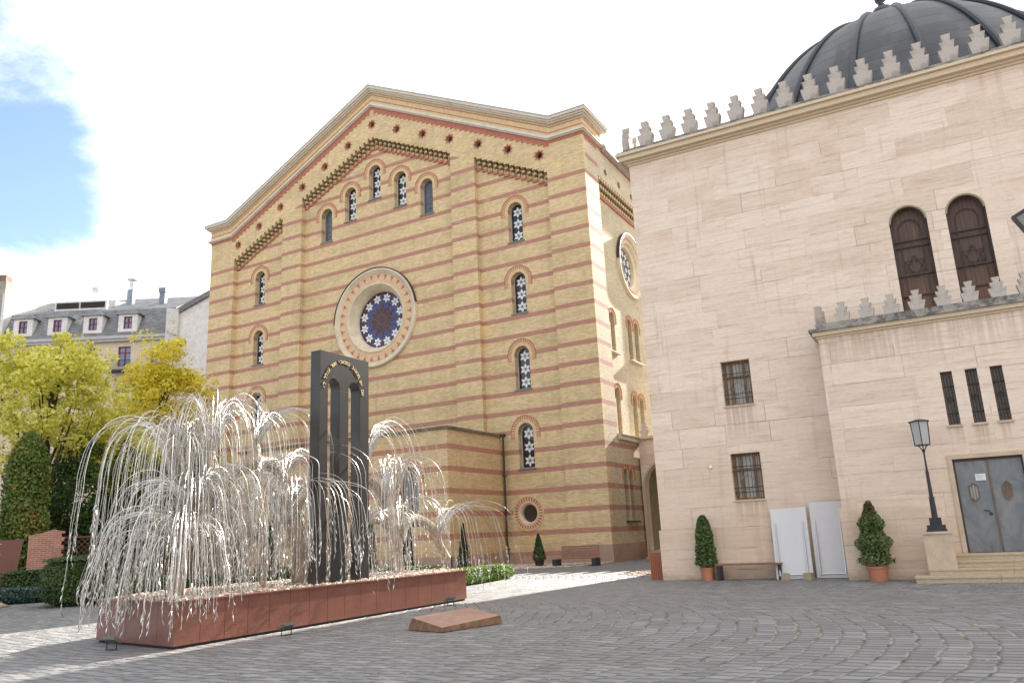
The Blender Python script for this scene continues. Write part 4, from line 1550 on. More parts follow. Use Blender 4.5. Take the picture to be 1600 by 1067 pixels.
def pebbles(name, poly_in, count, z, size, mat, label, seed=1, heap=0.0):
    rg = random.Random(seed)
    xs = [p[0] for p in poly_in]
    ys = [p[1] for p in poly_in]

    def inside(x, y):
        c = False
        j = len(poly_in) - 1
        for i in range(len(poly_in)):
            if (poly_in[i][1] > y) != (poly_in[j][1] > y) and x < (poly_in[j][0] - poly_in[i][0]) * (y - poly_in[i][1]) / (poly_in[j][1] - poly_in[i][1]) + poly_in[i][0]:
                c = not c
            j = i
        return c
    a = MB()
    ico = [(0, 0, 1), (0.89, 0, 0.45), (0.28, 0.85, 0.45), (-0.72, 0.53, 0.45), (-0.72, -0.53, 0.45), (0.28, -0.85, 0.45), (0.72, 0.53, -0.45), (-0.28, 0.85, -0.45), (-0.89, 0, -0.45), (-0.28, -0.85, -0.45), (0.72, -0.53, -0.45), (0, 0, -1)]
    icf = [(0, 1, 2), (0, 2, 3), (0, 3, 4), (0, 4, 5), (0, 5, 1), (1, 6, 2), (2, 7, 3), (3, 8, 4), (4, 9, 5), (5, 10, 1), (2, 6, 7), (3, 7, 8), (4, 8, 9), (5, 9, 10), (1, 10, 6), (6, 11, 7), (7, 11, 8), (8, 11, 9), (9, 11, 10), (10, 11, 6)]
    k = 0
    while k < count:
        x, y = rg.uniform(min(xs), max(xs)), rg.uniform(min(ys), max(ys))
        if not inside(x, y):
            continue
        s_ = size * rg.uniform(0.5, 1.35)
        T = Matrix.Translation((x, y, z + rg.uniform(0, heap))) @ Matrix.Rotation(rg.uniform(0, 6.3), 4, 'Z') @ Matrix.Rotation(rg.uniform(-.5, .5), 4, 'X') @ Matrix.Diagonal((s_, s_ * rg.uniform(.6, 1), s_ * rg.uniform(.4, .75), 1))
        a.add([Vector(v) * rg.uniform(0.85, 1.1) for v in ico], icf, T)
        k += 1
    o = a.build(name, mat, None, fix=False)
    return tag(o, label, 'gravel', kind='stuff')


mst, g_, b_ = new_mat('pale_pebble')
geo = g_.n('ShaderNodeNewGeometry')
g_.put(b_.inputs['Base Color'], g_.ramp(geo.outputs['Random Per Island'], [(0, (0.22, 0.15, 0.11)), (0.3, (0.45, 0.35, 0.26)), (0.6, (0.60, 0.52, 0.42)), (0.85, (0.42, 0.28, 0.22)), (1, (0.72, 0.68, 0.62))]))
b_.inputs['Roughness'].default_value = 0.8
rim_in = inset(plan, 0.02)
pebbles('planter_gravel', inset(plan, 0.12), 6500, 0.72, 0.05, mst, 'pale pebbles filling the red granite planter', 3, 0.10)

# black granite slab monument
OFF[0] = Vector((-12.93, 14.7, 0.70))
mon = root('black_granite_monument', (-12.93, 14.7, 0.70), 'tall black granite slab with two arched slots and gilded Hebrew lettering, standing in the planter', 'monument')
mbk, g_, b_ = new_mat('black_granite')
oc = g_.n('ShaderNodeTexCoord').outputs['Object']
n1 = g_.noise(oc, 1.1, 6.0, 0.65, 0.8)
n2 = g_.noise(oc, 90.0, 2.0, 0.5)
c_ = g_.ramp(n1, [(0.3, (0.014, 0.013, 0.013)), (0.6, (0.026, 0.023, 0.023)), (0.8, (0.055, 0.050, 0.048))])
c_ = g_.mix(0.4, c_, g_.ramp(n2, [(0.35, (0.5, 0.5, 0.5)), (0.65, (1.5, 1.5, 1.5))]), 'MULTIPLY')
g_.put(b_.inputs['Base Color'], c_)
b_.inputs['Roughness'].default_value = 0.30
XF, XB = -12.75, -13.05
Y0, Y1, ZT = 13.83, 15.60, 6.16


def slot(y0, y1, ztop_, zb):
    r = (y1 - y0) / 2
    c = (y0 + y1) / 2
    return [(y0, zb), (y1, zb)] + [(c + r * math.cos(PI * i / 12), ztop_ - r + r * math.sin(PI * i / 12)) for i in range(13)]


a = MB()
ZJ = 5.26
sl1, sl2 = (14.10, 14.52), (14.83, 15.27)
for (ya, yb) in ((Y0, sl1[0]), (sl1[1], sl2[0]), (sl2[1], Y1)):
    a.box(XB, XF, ya, yb, 0.70, 3.1 - 0.003)
    a.box(XB, XF, ya, yb, 3.1, ZJ - 0.003)
top = [(Y0, ZJ), (sl1[0], ZJ)] + [((sl1[0] + sl1[1]) / 2 - 0.21 * math.cos(PI * i / 12), ZJ + 0.06 + 0.22 * math.sin(PI * i / 12)) for i in range(13)] + \
      [(sl1[1], ZJ), (sl2[0], ZJ)] + [((sl2[0] + sl2[1]) / 2 - 0.22 * math.cos(PI * i / 12), ZJ + 0.06 + 0.22 * math.sin(PI * i / 12)) for i in range(13)] + \
      [(sl2[1], ZJ), (Y1, ZJ), (Y1, ZT), (Y0, ZT)]
a.prism(top, 'x', XB, XF)
mo = a.build('slab', mbk, mon)
# joint line of pale mortar
a = MB()
for (ya, yb) in ((Y0, sl1[0]), (sl1[1], sl2[0]), (sl2[1], Y1)):
    for z in (ZJ, 3.1):
        a.box(XB + 0.004, XF - 0.001, ya + 0.003, yb - 0.003, z - 0.004, z + 0.001)
a.build('joint', M['winframe'], mon)
# lettering on an arc, read from right to left
txt = 'אם יש מכאוב כמכאבי אשר עולל לי'
N = len(txt)
cy, cz, ra_ = 14.665, 5.27, 0.70
a = MB()
for i, ch in enumerate(txt):
    if ch == ' ':
        continue
    t = R_(1.5) + (PI - R_(3)) * i / (N - 1)
    vs, fs = text_mesh(ch, 0.135, 0.0003)
    # glyph plane: x -> y world, y -> z world, facing +x
    for v in vs:
        pass
    ry, rz = cy + ra_ * math.cos(t), cz + ra_ * 1.04 * math.sin(t)
    rot = t - PI / 2
    out = []
    for v in vs:
        u_, w_ = v.x, v.y - 0.045
        out.append((XF + 0.004 + v.z, ry + u_ * math.cos(rot) - w_ * math.sin(rot), rz + u_ * math.sin(rot) + w_ * math.cos(rot)))
    a.add(out, fs)
a.build('gilded_lettering', gold, mon, fix=False)

# ---- willow
wil = root('steel_willow_sculpture', (-13.9, 14.5, 0.70), 'metal weeping willow with bowed silver strands and leaf blades hanging over the red planter', 'sculpture')
OFF[0] = Vector((-13.9, 14.5, 0.70))


def cr(points, n):
    """Catmull-Rom"""
    P = [Vector(p) for p in points]
    P = [P[0] * 2 - P[1]] + P + [P[-1] * 2 - P[-2]]
    out = []
    for i in range(1, len(P) - 2):
        for k in range(n):
            t = k / n
            a0, a1, a2, a3 = P[i - 1], P[i], P[i + 1], P[i + 2]
            out.append(0.5 * ((2 * a1) + (-a0 + a2) * t + (2 * a0 - 5 * a1 + 4 * a2 - a3) * t * t + (-a0 + 3 * a1 - 3 * a2 + a3) * t ** 3))
    out.append(P[-2])
    return out


def limb(name, pts, radii, X=-13.9, label=None, jag=0.12):
    rg = random.Random(int(pts[0][0] * 100))
    path = [(X + rg.uniform(-jag, jag) * (i > 0), p[0], p[1]) for i, p in enumerate(pts)]
    c = cr(path, 4)
    m = len(c)
    rr = []
    for i in range(m):
        f = i / (m - 1) * (len(radii) - 1)
        k = min(int(f), len(radii) - 2)
        rr.append((radii[k] * (1 - (f - k)) + radii[k + 1] * (f - k)) * rg.uniform(0.93, 1.07))
    a = MB()
    a.tube(c, rr, 9)
    # rods welded along the limb
    for k in range(16):
        t = 2 * PI * k / 16
        pp_ = []
        for i, p in enumerate(c):
            d = (c[min(i + 1, m - 1)] - c[max(i - 1, 0)]).normalized()
            s1 = d.cross(Vector((1, 0, 0.01))).normalized()
            s2 = d.cross(s1)
            tt = t + 0.5 * math.sin(i * 0.35)
            pp_.append(p + (s1 * math.cos(tt) + s2 * math.sin(tt)) * rr[i] * 1.02)
        a.tube(pp_, 0.014, 4)
    return a.build(name, bark, wil, smooth=False)


limb('trunk', [(10.98, 0.70), (11.12, 1.45), (11.45, 2.05), (11.6, 2.57), (11.70, 3.15), (11.74, 3.7)], [.17, .15, .15, .14, .15, .08])
limb('limb', [(11.30, 1.72), (11.85, 1.93), (12.53, 1.99), (12.95, 2.02), (13.09, 1.6), (13.15, 0.78)], [.10, .12, .12, .11, .09, .07], -13.7)
limb('limb', [(11.62, 2.65), (12.04, 3.02), (12.46, 3.34), (13.01, 3.55), (13.64, 3.47), (14.02, 3.15), (14.25, 2.67), (14.2, 2.35)], [.12, .14, .14, .13, .12, .11, .12, .13])
limb('limb', [(13.02, 3.50), (13.05, 4.1)], [.12, .07])
limb('limb', [(11.55, 2.60), (11.35, 2.95), (11.05, 3.14)], [.13, .10, .08])
limb('trunk', [(14.52, 0.70), (14.36, 1.7), (14.22, 2.46)], [.20, .24, .26])
limb('limb', [(16.4, 2.28), (17.03, 2.25), (17.6, 2.25), (18.05, 1.97), (18.16, 1.5)], [.12, .11, .11, .10, .08])
limb('limb', [(18.34, 1.75), (18.6, 2.21), (19.2, 2.27), (20.0, 1.94), (20.25, 1.52), (20.47, 1.08)], [.09, .12, .12, .12, .11, .08], -13.8)
limb('trunk', [(18.25, 2.1), (18.28, 0.70)], [.10, .12])
limb('limb', [(16.2, 3.45), (16.98, 3.38), (17.38, 3.14), (17.71, 2.51), (17.9, 1.94)], [.10, .09, .10, .10, .09], -14.0)
limb('limb', [(11.48, 2.05), (11.2, 1.95), (10.75, 1.65)], [.10, .09, .06], -13.5)

BL = [0]


def spray(node, X, peakz, hangy, botz, count, seed, spread=55, jit=0.3, rmin=0.45, twist=0.0, side=1.0):
    """strands that leave one node, bow over and hang; azimuth fans round the main way (+-y)"""
    rg = random.Random(seed)
    a = MB()
    base = Vector((X, node[0], node[1]))
    Rm = abs(hangy - node[0])
    sg = 1 if hangy > node[0] else -1
    H = peakz - node[1]
    for k in range(count):
        az = R_(-spread + 2 * spread * (((k * 0.618) % 1.0))) + R_(rg.uniform(-4, 4)) + twist
        fr = rmin + (1 - rmin) * rg.random() ** 0.7
        Rr = Rm * fr
        h = H * (0.34 + 0.66 * fr) * rg.uniform(0.94, 1.05)
        zb = botz + rg.uniform(-0.1, 0.75) * jit / 0.3
        d = Vector((math.sin(az), sg * math.cos(az), 0))
        Rr *= 1.0 - (1.0 - side) * (1 - math.cos(az)) / 2
        zb = max(zb, 0.12 if abs(base.x + d.x * Rr + 13.9) > 1.5 else 0.15)
        st = base + Vector((rg.uniform(-.04, .04), rg.uniform(-.05, .05), rg.uniform(-.10, .05)))
        dr_ = 0.96 if node[1] > 2.6 else 0.89
        prof_ = [(0, 0), (0.10, 0.44), (0.27, 0.84), (0.50 * dr_, 1.0), (0.76 * dr_, 0.90), (0.93 * dr_, 0.60), (dr_, 0.15)]
        pts = [st + d * (Rr * r) + Vector((0, 0, h * z)) for r, z in prof_]
        zl = pts[-1].z
        m_ = max(2, int((zl - zb) / 0.22)) if zl > zb else 0
        ph1, ph2 = rg.uniform(0, 6), rg.uniform(0, 6)
        for j in range(1, m_ + 1):
            z = zl + (zb - zl) * j / m_
            f_j = j / m_
            q = st + d * (Rr * (dr_ + (1 - dr_) * (1 - (1 - f_j) ** 1.8)))
            pts.append(Vector((q.x + 0.011 * math.sin(j * 1.3 + ph1), q.y + 0.011 * math.sin(j * 1.1 + ph2), z)))
        c = cr(pts, 3)
        r0 = rg.uniform(0.0038, 0.0060)
        n_ = len(c)
        a.tube(c, [r0 * (1.25 - 0.6 * i / n_) for i in range(n_)], 4, cap=False)
        # leaf blades along the lower part
        L = 0.0
        zsw = zb + (h * 0.2 + zl - zb) * rg.uniform(0.28, 0.52)
        nxt = 0.0
        for i in range(1, n_):
            if c[i].z > zsw:
                continue
            L += (c[i] - c[i - 1]).length
            if L < nxt:
                continue
            nxt = L + rg.uniform(0.055, 0.10)
            t = rg.uniform(0, 2 * PI)
            tilt = rg.uniform(0.12, 0.5)
            dr = Vector((math.cos(t) * math.sin(tilt), math.sin(t) * math.sin(tilt), -math.cos(tilt)))
            sd = dr.cross(Vector((math.cos(t + 1.3), math.sin(t + 1.3), 0.3))).normalized()
            ll = rg.uniform(0.10, 0.165)
            w = rg.uniform(0.010, 0.016)
            nn = dr.cross(sd) * 0.003
            p = c[i]
            a.add([p, p + dr * ll * 0.45 + sd * w + nn, p + dr * ll, p + dr * ll * 0.45 - sd * w + nn, p + dr * ll * 0.45 - nn * 2],
                  [(0, 1, 4), (1, 2, 4), (2, 3, 4), (3, 0, 4)])
            BL[0] += 1
    return a.build('strand_spray', steel, wil, fix=False)


SP = [
    # node, X, peak z, hang y, bottom z, count, spread
    ((11.04, 3.14), -13.9, 4.42, 9.02, 0.75, 22, 42), ((11.04, 3.20), -13.8, 4.00, 9.34, 0.95, 20, 60),
    ((11.22, 3.20), -14.1, 4.62, 10.2, 2.3, 12, 75), ((11.40, 2.56), -14.2, 4.50, 10.5, 2.6, 14, 80),
    ((11.43, 2.56), -14.2, 4.42, 12.25, 2.5, 14, 70), ((11.90, 3.02), -14.2, 5.14, 13.9, 1.8, 28, 35),
    ((11.84, 3.01), -14.1, 4.82, 10.9, 2.8, 18, 50), ((13.02, 3.95), -13.9, 4.88, 14.80, 1.6, 34, 60),
    ((13.52, 3.21), -13.5, 3.98, 15.9, 0.80, 20, 45), ((13.58, 2.33), -13.4, 3.08, 15.95, 0.55, 26, 50),
    ((13.32, 2.98), -13.4, 3.35, 12.15, 1.1, 22, 60), ((12.73, 3.39), -13.5, 3.70, 14.2, 0.85, 26, 60),
    ((10.95, 1.94), -13.5, 2.50, 8.95, 0.45, 28, 60), ((11.10, 2.41), -13.5, 3.10, 9.35, 0.6, 28, 60),
    ((10.60, 1.56), -13.4, 2.10, 8.90, 0.35, 24, 62), ((11.10, 2.53), -13.4, 3.44, 12.5, 0.70, 22, 55),
    ((11.30, 1.78), -13.5, 2.70, 12.3, 0.55, 24, 60), ((12.3, 2.05), -13.6, 2.35, 12.9, 0.45, 14, 80),
    ((16.90, 3.50), -14.0, 5.22, 20.3, 2.7, 26, 22), ((17.66, 2.45), -13.9, 4.20, 18.5, 1.5, 16, 70),
    ((17.54, 2.9), -13.8, 4.10, 19.5, 1.6, 22, 45), ((18.10, 1.95), -13.7, 3.10, 20.3, 1.0, 20, 45),
    ((20.14, 1.75), -13.8, 2.80, 23.4, 0.15, 38, 28), ((16.95, 2.20), -13.4, 2.55, 18.0, 0.35, 20, 55),
    ((16.49, 2.23), -13.5, 2.60, 17.5, 0.45, 14, 55), ((18.6, 2.1), -13.7, 2.35, 18.05, 0.6, 12, 80),
    ((17.5, 2.2), -13.6, 3.6, 16.4, 0.9, 14, 50), ((14.2, 2.5), -13.4, 2.9, 14.9, 0.75, 16, 70),
]
UM = [
    # fountains that fall all round: node, X, peak z, hang y, bottom z, count, reach ratio of the far side
    ((10.9, 3.05), -14.0, 4.42, 9.10, 1.3, 44, 0.7), ((12.0, 3.3), -14.2, 5.14, 13.5, 2.3, 46, 0.7),
    ((10.95, 2.2), -13.5, 3.20, 9.35, 1.3, 62, 0.8), ((10.55, 1.45), -13.2, 2.46, 8.75, 0.45, 66, 0.75),
    ((13.7, 2.45), -13.5, 3.28, 15.6, 0.95, 60, 0.85), ((12.0, 2.1), -13.5, 3.0, 13.1, 1.3, 26, 0.9),
    ((18.0, 2.5), -13.8, 4.0, 19.3, 1.8, 30, 0.8),
]
for i, (nd, X, pz, hy, bz, ct, sd_) in enumerate(UM):
    spray(nd, X, pz, hy, bz, int(ct * 1.25), 300 + i, 180, rmin=0.45, side=sd_)
for i, (nd, X, pz, hy, bz, ct, sp_) in enumerate(SP):
    spray(nd, X, pz, hy, bz, int(ct * (0.6 if i in (0, 1, 2, 3, 4, 6) else 0.95)), 100 + i, sp_)

# ---- low granite marker in front
OFF[0] = Vector((-9.0, 13.6, 0))
mk = root('granite_marker_stone', (-9.0, 13.6, 0), 'low split red granite block lying on the paving in front of the planter', 'stone')
B = [(-9.62, 12.92), (-8.66, 12.66), (-8.24, 14.15), (-9.25, 14.6)]
Tt = [(-9.60, 12.96), (-8.66, 12.68), (-8.26, 14.13), (-9.23, 14.56)]
a = MB()
vs = [(x, y, 0.012) for x, y in B] + [(-9.58, 13.02, 0.22), (-8.68, 12.70, 0.09), (-8.27, 14.12, 0.16), (-9.22, 14.5, 0.27), (-9.25, 13.35, 0.28), (-8.95, 13.5, 0.27)]
fs = [(3, 2, 1, 0), (0, 1, 5, 4), (1, 2, 6, 5), (2, 3, 7, 6), (3, 0, 4, 7), (4, 5, 9, 8), (5, 6, 9), (6, 7, 8, 9), (7, 4, 8)]
a.add(vs, fs)
o = a.build('block', mpk, mk)
me = o.data
me.materials.append(mrk)
for p_ in me.polygons:
    if abs(p_.normal.z) < 0.5:
        p_.material_index = 1
a = MB()
for k in range(7):
    y = 13.45 + 0.07 * k
    a.box(-8.72 + 0.0 * k, -8.69, y, y + 0.045, 0.0, 0.004, T=Matrix.Translation((0, 0, 0.185)))
a.build('carved_line', gold, mk)

# ---- ground floodlights at the foot of the planter
for i, (x, y, rz, lab) in enumerate(((-13.75, 9.62, 0.1, 'small ground floodlight at the near left corner of the granite planter'),
                                     (-11.75, 11.9, 1.5, 'small ground floodlight at the middle of the long planter face'),
                                     (-11.95, 17.9, 1.45, 'small ground floodlight near the far right end of the long planter face'))):
    OFF[0] = Vector((0, 0, 0))
    fl_ = root('ground_floodlight', (x, y, 0), lab, 'floodlight', 'floodlights round the planter', rz=rz)
    fl_.scale = (0.85, 0.85, 0.85)
    Tm = Matrix.Translation((0, 0, 0.20)) @ Matrix.Rotation(R_(-28), 4, 'X')
    a = MB()
    a.prism([(-0.10, -0.03), (0.10, -0.03), (0.13, 0.03), (-0.13, 0.03)], 'x', -0.17, 0.17, T=Tm)
    a.build('housing', mat_plain('grey_lamp_housing', (0.16, 0.155, 0.14), 0.5), fl_)
    a = MB()
    a.box(-0.15, 0.15, -0.11, 0.11, 0.031, 0.038, T=Tm)
    a.build('glass', M['winframe'], fl_)
    a = MB()
    a.tube([(-0.14, 0, 0.19), (-0.14, 0, 0.0)], 0.012, 6)
    a.tube([(0.14, 0, 0.19), (0.14, 0, 0.0)], 0.012, 6)
    a.box(-0.16, 0.16, -0.03, 0.03, 0.0, 0.012)
    a.build('bracket', M['iron'], fl_)

# ================================================================== things at the travertine wall
def tloc(s, d, z=0.0):
    c, sn = math.cos(TY), math.sin(TY)
    return (-9.08 + s * c - d * sn, 26.55 + s * sn + d * c, z)


def leafball(a, rg, c, r, n, ls, flat=1.0):
    for _ in range(n):
        while True:
            v = Vector((rg.uniform(-1, 1), rg.uniform(-1, 1), rg.uniform(-1, 1)))
            if 0.05 < v.length < 1:
                break
        v = v.normalized() * (v.length ** 0.45)
        p = Vector((c[0] + v.x * r[0], c[1] + v.y * r[1], c[2] + v.z * r[2]))
        leaf(a, rg, p, ls * rg.uniform(0.6, 1.3), v)


def leaf(a, rg, p, s, out=None):
    d = Vector((rg.gauss(0, 1), rg.gauss(0, 1), rg.gauss(0, 1)))
    if out is not None:
        d += out * 1.0
    if d.length < 1e-4:
        d = Vector((0, 0, 1))
    d.normalize()
    t = d.orthogonal().normalized()
    t.rotate(Matrix.Rotation(rg.uniform(0, 6.28), 3, d))
    b = d.cross(t)
    a.add([p - t * s * 0.5, p + b * s * 0.32 + d * s * 0.05, p + t * s * 0.55, p - b * s * 0.32 + d * s * 0.05], [(0, 1, 2, 3)])


terra = mat_plain('terracotta_plastic', (0.50, 0.19, 0.10), 0.55, var=0.06, scale=3)
lv_pot = mat_leaf('photinia_leaves', [(0.03, 0.05, 0.015), (0.07, 0.12, 0.03), (0.14, 0.20, 0.05), (0.28, 0.33, 0.14)], 0.25, 0.35)
lv_pot2 = mat_leaf('reddish_leaves', [(0.03, 0.055, 0.012), (0.08, 0.13, 0.03), (0.17, 0.22, 0.06), (0.27, 0.15, 0.06)], 0.25, 0.4)
for i, (s_, d_, hh, w0, lm, lab, seed) in enumerate(((1.56, -0.42, 2.03, 0.35, lv_pot, 'slim clipped evergreen in a terracotta pot left of the wooden bench', 3),
                                                    (6.70, -1.90, 2.12, 0.50, lv_pot2, 'bushy cone evergreen with reddish tip in a terracotta pot by the entrance steps', 4))):
    L_ = tloc(s_, d_)
    OFF[0] = Vector((0, 0, 0))
    pt = root('potted_evergreen', L_, lab, 'potted tree', 'potted evergreens at the travertine wall')
    a = MB()
    rp = 0.235 if i == 0 else 0.30
    a.lathe([(rp * 0.76, 0.0), (rp * 0.92, 0.33), (rp * 0.98, 0.335), (rp * 1.0, 0.40), (rp * 0.92, 0.40), (rp * 0.89, 0.33)], 28)
    a.build('pot', terra, pt, smooth=False)
    a = MB()
    a.tube([(0, 0, 0.3), (0.01, 0, hh * 0.6), (0, 0, hh * 0.9)], [0.03, 0.02, 0.006], 6)
    a.build('stem', M['bars'], pt)
    rg = random.Random(seed)
    a = MB()
    for k in range(3800):
        t = rg.random() ** 0.85
        z = 0.42 + (hh - 0.42) * t
        prof_ = (1 - t ** 2.0) ** 0.75 * (0.82 + 0.18 * math.sin(t * 19 + i)) if i == 1 else (1 - 0.52 * t) * min(1.0, 2.2 * (1 - t) ** 0.5) * (0.95 + 0.05 * math.sin(t * 23))
        if t < 0.06:
            prof_ *= 0.5 + t * 8
        r = w0 * prof_ * rg.uniform(0.72, 1.06) + 0.03
        az = rg.uniform(0, 6.283)
        leaf(a, rg, Vector((r * math.cos(az), r * math.sin(az), z)), rg.uniform(0.055, 0.10), Vector((math.cos(az), math.sin(az), 0.5)))
    for k in range(900):
        t = rg.random()
        z = 0.45 + (hh - 0.5) * t
        r = w0 * (1 - t) * 0.6
        az = rg.uniform(0, 6.283)
        leaf(a, rg, Vector((r * math.cos(az), r * math.sin(az), z)), 0.08)
    a.build('foliage', lm, pt, fix=False)
    if i == 1:
        a = MB()
        for k in range(520):
            t = rg.random()
            z = hh - 0.46 + 0.50 * t
            r = 0.24 * (1 - t * 0.75) * rg.uniform(0.5, 1.1)
            az = rg.uniform(0, 6.283)
            leaf(a, rg, Vector((r * math.cos(az), r * math.sin(az), z)), rg.uniform(0.05, 0.09), Vector((math.cos(az), math.sin(az), 0.8)))
        a.build('reddish_tip', mat_leaf('red_brown_leaves', [(0.10, 0.05, 0.02), (0.24, 0.09, 0.04), (0.34, 0.16, 0.07)], 0.2), pt, fix=False)

OFF[0] = Vector((0, 0, 0))
wood = mat_plain('red_brown_bench_wood', (0.26, 0.11, 0.06), 0.55, var=0.2, scale=5)
bn = root('wooden_wall_bench', tloc(2.9, -0.45), 'low backless bench with reddish wooden seat against the travertine wall', 'bench', rz=TY)
a = MB()
for k in range(4):
    a.box(-1.03, 1.03, -0.24 + 0.12 * k, -0.135 + 0.12 * k, 0.45, 0.50)
a.build('seat', wood, bn)
for x in (-0.98, 0.9):
    a = MB()
    a.box(x, x + 0.10, -0.2, 0.2, 0, 0.449)
    a.build('leg', M['iron'], bn)

# two folded white tables with their legs, leaning on the wall
wpan = mat_plain('white_laminate', (0.64, 0.61, 0.59), 0.45, var=0.03, scale=1.5)
alu = mat_plain('bare_aluminium', (0.62, 0.62, 0.62), 0.3, metal=0.7, var=0.05)
for i, (s0, w_, H_, lean, roll, lab) in enumerate(((4.27, 1.08, 2.18, 0.22, -0.022, 'folded white table leaning crookedly on the wall, nearest the bench'),
                                                 (5.36, 0.98, 2.27, 0.10, 0.0, 'folded white table leaning upright in the corner of the projecting block'))):
    tb = root('folded_table', tloc(s0, -0.62 if i == 0 else -0.36), lab, 'table', 'folded white tables', rz=TY)
    T = Matrix.Rotation(-lean, 4, 'X') @ Matrix.Rotation(roll, 4, 'Y')
    a = MB()
    a.box(-w_ / 2, w_ / 2, 0.0, 0.035, 0.01, H_, T=T)
    a.build('table_top', wpan, tb)
    for sx in (-1, 1):
        a = MB()
        x = sx * (w_ / 2 - 0.13)
        if i == 0:
            x += 0.0
        a.tube([T @ Vector((x, -0.05, 0.9)), T @ Vector((x, -0.045, 1.72))], 0.016, 6)
        a.tube([T @ Vector((x, -0.07, 0.10)), T @ Vector((x, -0.06, 1.2))], 0.024, 6)
        a.build('leg', alu, tb)
    a = MB()
    a.tube([T @ Vector((-w_ / 2 + 0.1, -0.06, 0.12)), T @ Vector((w_ / 2 - 0.1, -0.06, 0.12))], 0.02, 6)
    a.build('crossbar', alu, tb)
for i, s_ in enumerate((4.05, 4.72)):
    st_ = MB()
    L_ = tloc(s_, -0.95)
    OFF[0] = Vector((0, 0, 0))
    st_.prism([(-0.13, -0.12), (0.12, -0.13), (0.13, 0.12), (-0.12, 0.13)], 'z', 0, 0.16)
    st_.prism([(-0.12, -0.11), (0.11, -0.12), (0.12, 0.11), (-0.11, 0.12)], 'z', 0.16, 0.20)
    o = st_.build('stone_block', mat_plain('rough_sandstone', (0.36, 0.29, 0.19), 0.9, var=0.2, scale=8, bumps=0.6), None)
    o.location = L_
    o.rotation_euler = (0, 0, 0.2 - 0.4 * i)
    tag(o, ('left' if i == 0 else 'right') + ' one of two small stone blocks wedging the crooked white table', 'stone block', 'stone blocks under the white table')

# wall sensor
o = MB()
o.lathe([(0.055, 0), (0.06, 0.03), (0.045, 0.06), (0.0, 0.07)], 16, T=Matrix.Rotation(PI / 2, 4, 'X'))
o = o.build('wall_sensor', M['white'], None, smooth=True)
o.location = tloc(1.91, -0.002, 3.59)
tag(o, 'small round white sensor fixed on the travertine wall', 'sensor')

# lamp post on its pedestal
lp = root('lamp_post', tloc(8.32, -2.31, 1.27), 'black stepped iron lamp post with a square glass lantern on a travertine pedestal', 'street lamp', rz=TY)
OFF[0] = Vector((0, 0, 0))
a = MB()
for (h, z0, z1) in ((0.245, 0, 0.06), (0.225, 0.06, 0.17), (0.145, 0.17, 0.36)):
    a.box(-h, h, -h, h, z0, z1 - 0.001)
a.lathe([(0.075, 0.36), (0.065, 0.88), (0.075, 0.885), (0.075, 0.90), (0.050, 0.90), (0.038, 1.55), (0.046, 1.555), (0.046, 1.575), (0.028, 1.575), (0.020, 2.16), (0.012, 2.2)], 10)
a.build('post', M['iron'], lp)
a = MB()
for s_ in (-1, 1):
    a.tube([(0.0, 0, 2.02)] + [(s_ * (0.155 - 0.155 * math.cos(PI / 2 * t / 6)) if t < 6 else s_ * 0.165, 0, 2.02 + 0.27 * math.sin(PI / 2 * t / 6) ** 1.4) for t in range(1, 7)], 0.014, 6)
    a.tube([(0.0, 0, 2.02)] + [(0, s_ * (0.155 - 0.155 * math.cos(PI / 2 * t / 6)) if t < 6 else s_ * 0.165, 2.02 + 0.27 * math.sin(PI / 2 * t / 6) ** 1.4) for t in range(1, 7)], 0.014, 6)
a.build('lantern_yoke', M['iron'], lp)
a = MB()
b0, b1, zb, zt_ = 0.215, 0.25, 2.30, 2.92
hexa = lambda r, z: [(r * math.cos(PI / 6 + PI / 3 * i), r * math.sin(PI / 6 + PI / 3 * i), z) for i in range(6)]
for p0, p1 in zip(hexa(b0, zb), hexa(b1, zt_)):
    a.tube([p0, p1], 0.013, 5)
a.lathe([(b0 + 0.015, zb - 0.02), (b0 + 0.015, zb)], 6, T=Matrix.Rotation(PI / 6, 4, 'Z'))
a.lathe([(b1 + 0.045, zt_), (b1 + 0.045, zt_ + 0.02), (b1 + 0.02, zt_ + 0.022), (0.0, zt_ + 0.09)], 6, T=Matrix.Rotation(PI / 6, 4, 'Z'))
a.build('lantern_frame', M['iron'], lp)
a = MB()
a.lathe([(b0 - 0.005, zb), (b1 - 0.005, zt_)], 6, T=Matrix.Rotation(PI / 6, 4, 'Z'))
mfg, g_, b_ = new_mat('frosted_lantern_glass')
b_.inputs['Base Color'].default_value = (0.55, 0.55, 0.52, 1)
b_.inputs['Roughness'].default_value = 0.35
b_.inputs['Transmission Weight'].default_value = 0.35
a.build('lantern_glass', mfg, lp)

# litter bin at the corner
bi = root('litter_bin', (-9.46, 27.0, 0), 'square litter bin with vertical red-brown wooden slats at the corner of the travertine wall', 'litter bin')
a = MB()
a.box(-0.17, 0.17, -0.17, 0.17, 0.02, 0.87)
a.build('liner', M['dark'], bi)
a = MB()
for k in range(6):
    x = -0.20 + 0.068 * k
    a.box(x, x + 0.055, -0.205, -0.172, 0.0, 0.89)
    a.box(x, x + 0.055, 0.172, 0.205, 0.0, 0.89)
    a.box(-0.205, -0.172, x, x + 0.055, 0.0, 0.889)
    a.box(0.172, 0.205, x, x + 0.055, 0.0, 0.889)
a.build('slat', mat_plain('orange_brown_slat', (0.33, 0.10, 0.045), 0.5, var=0.15, scale=4), bi)['label'] = 'vertical wooden slats'

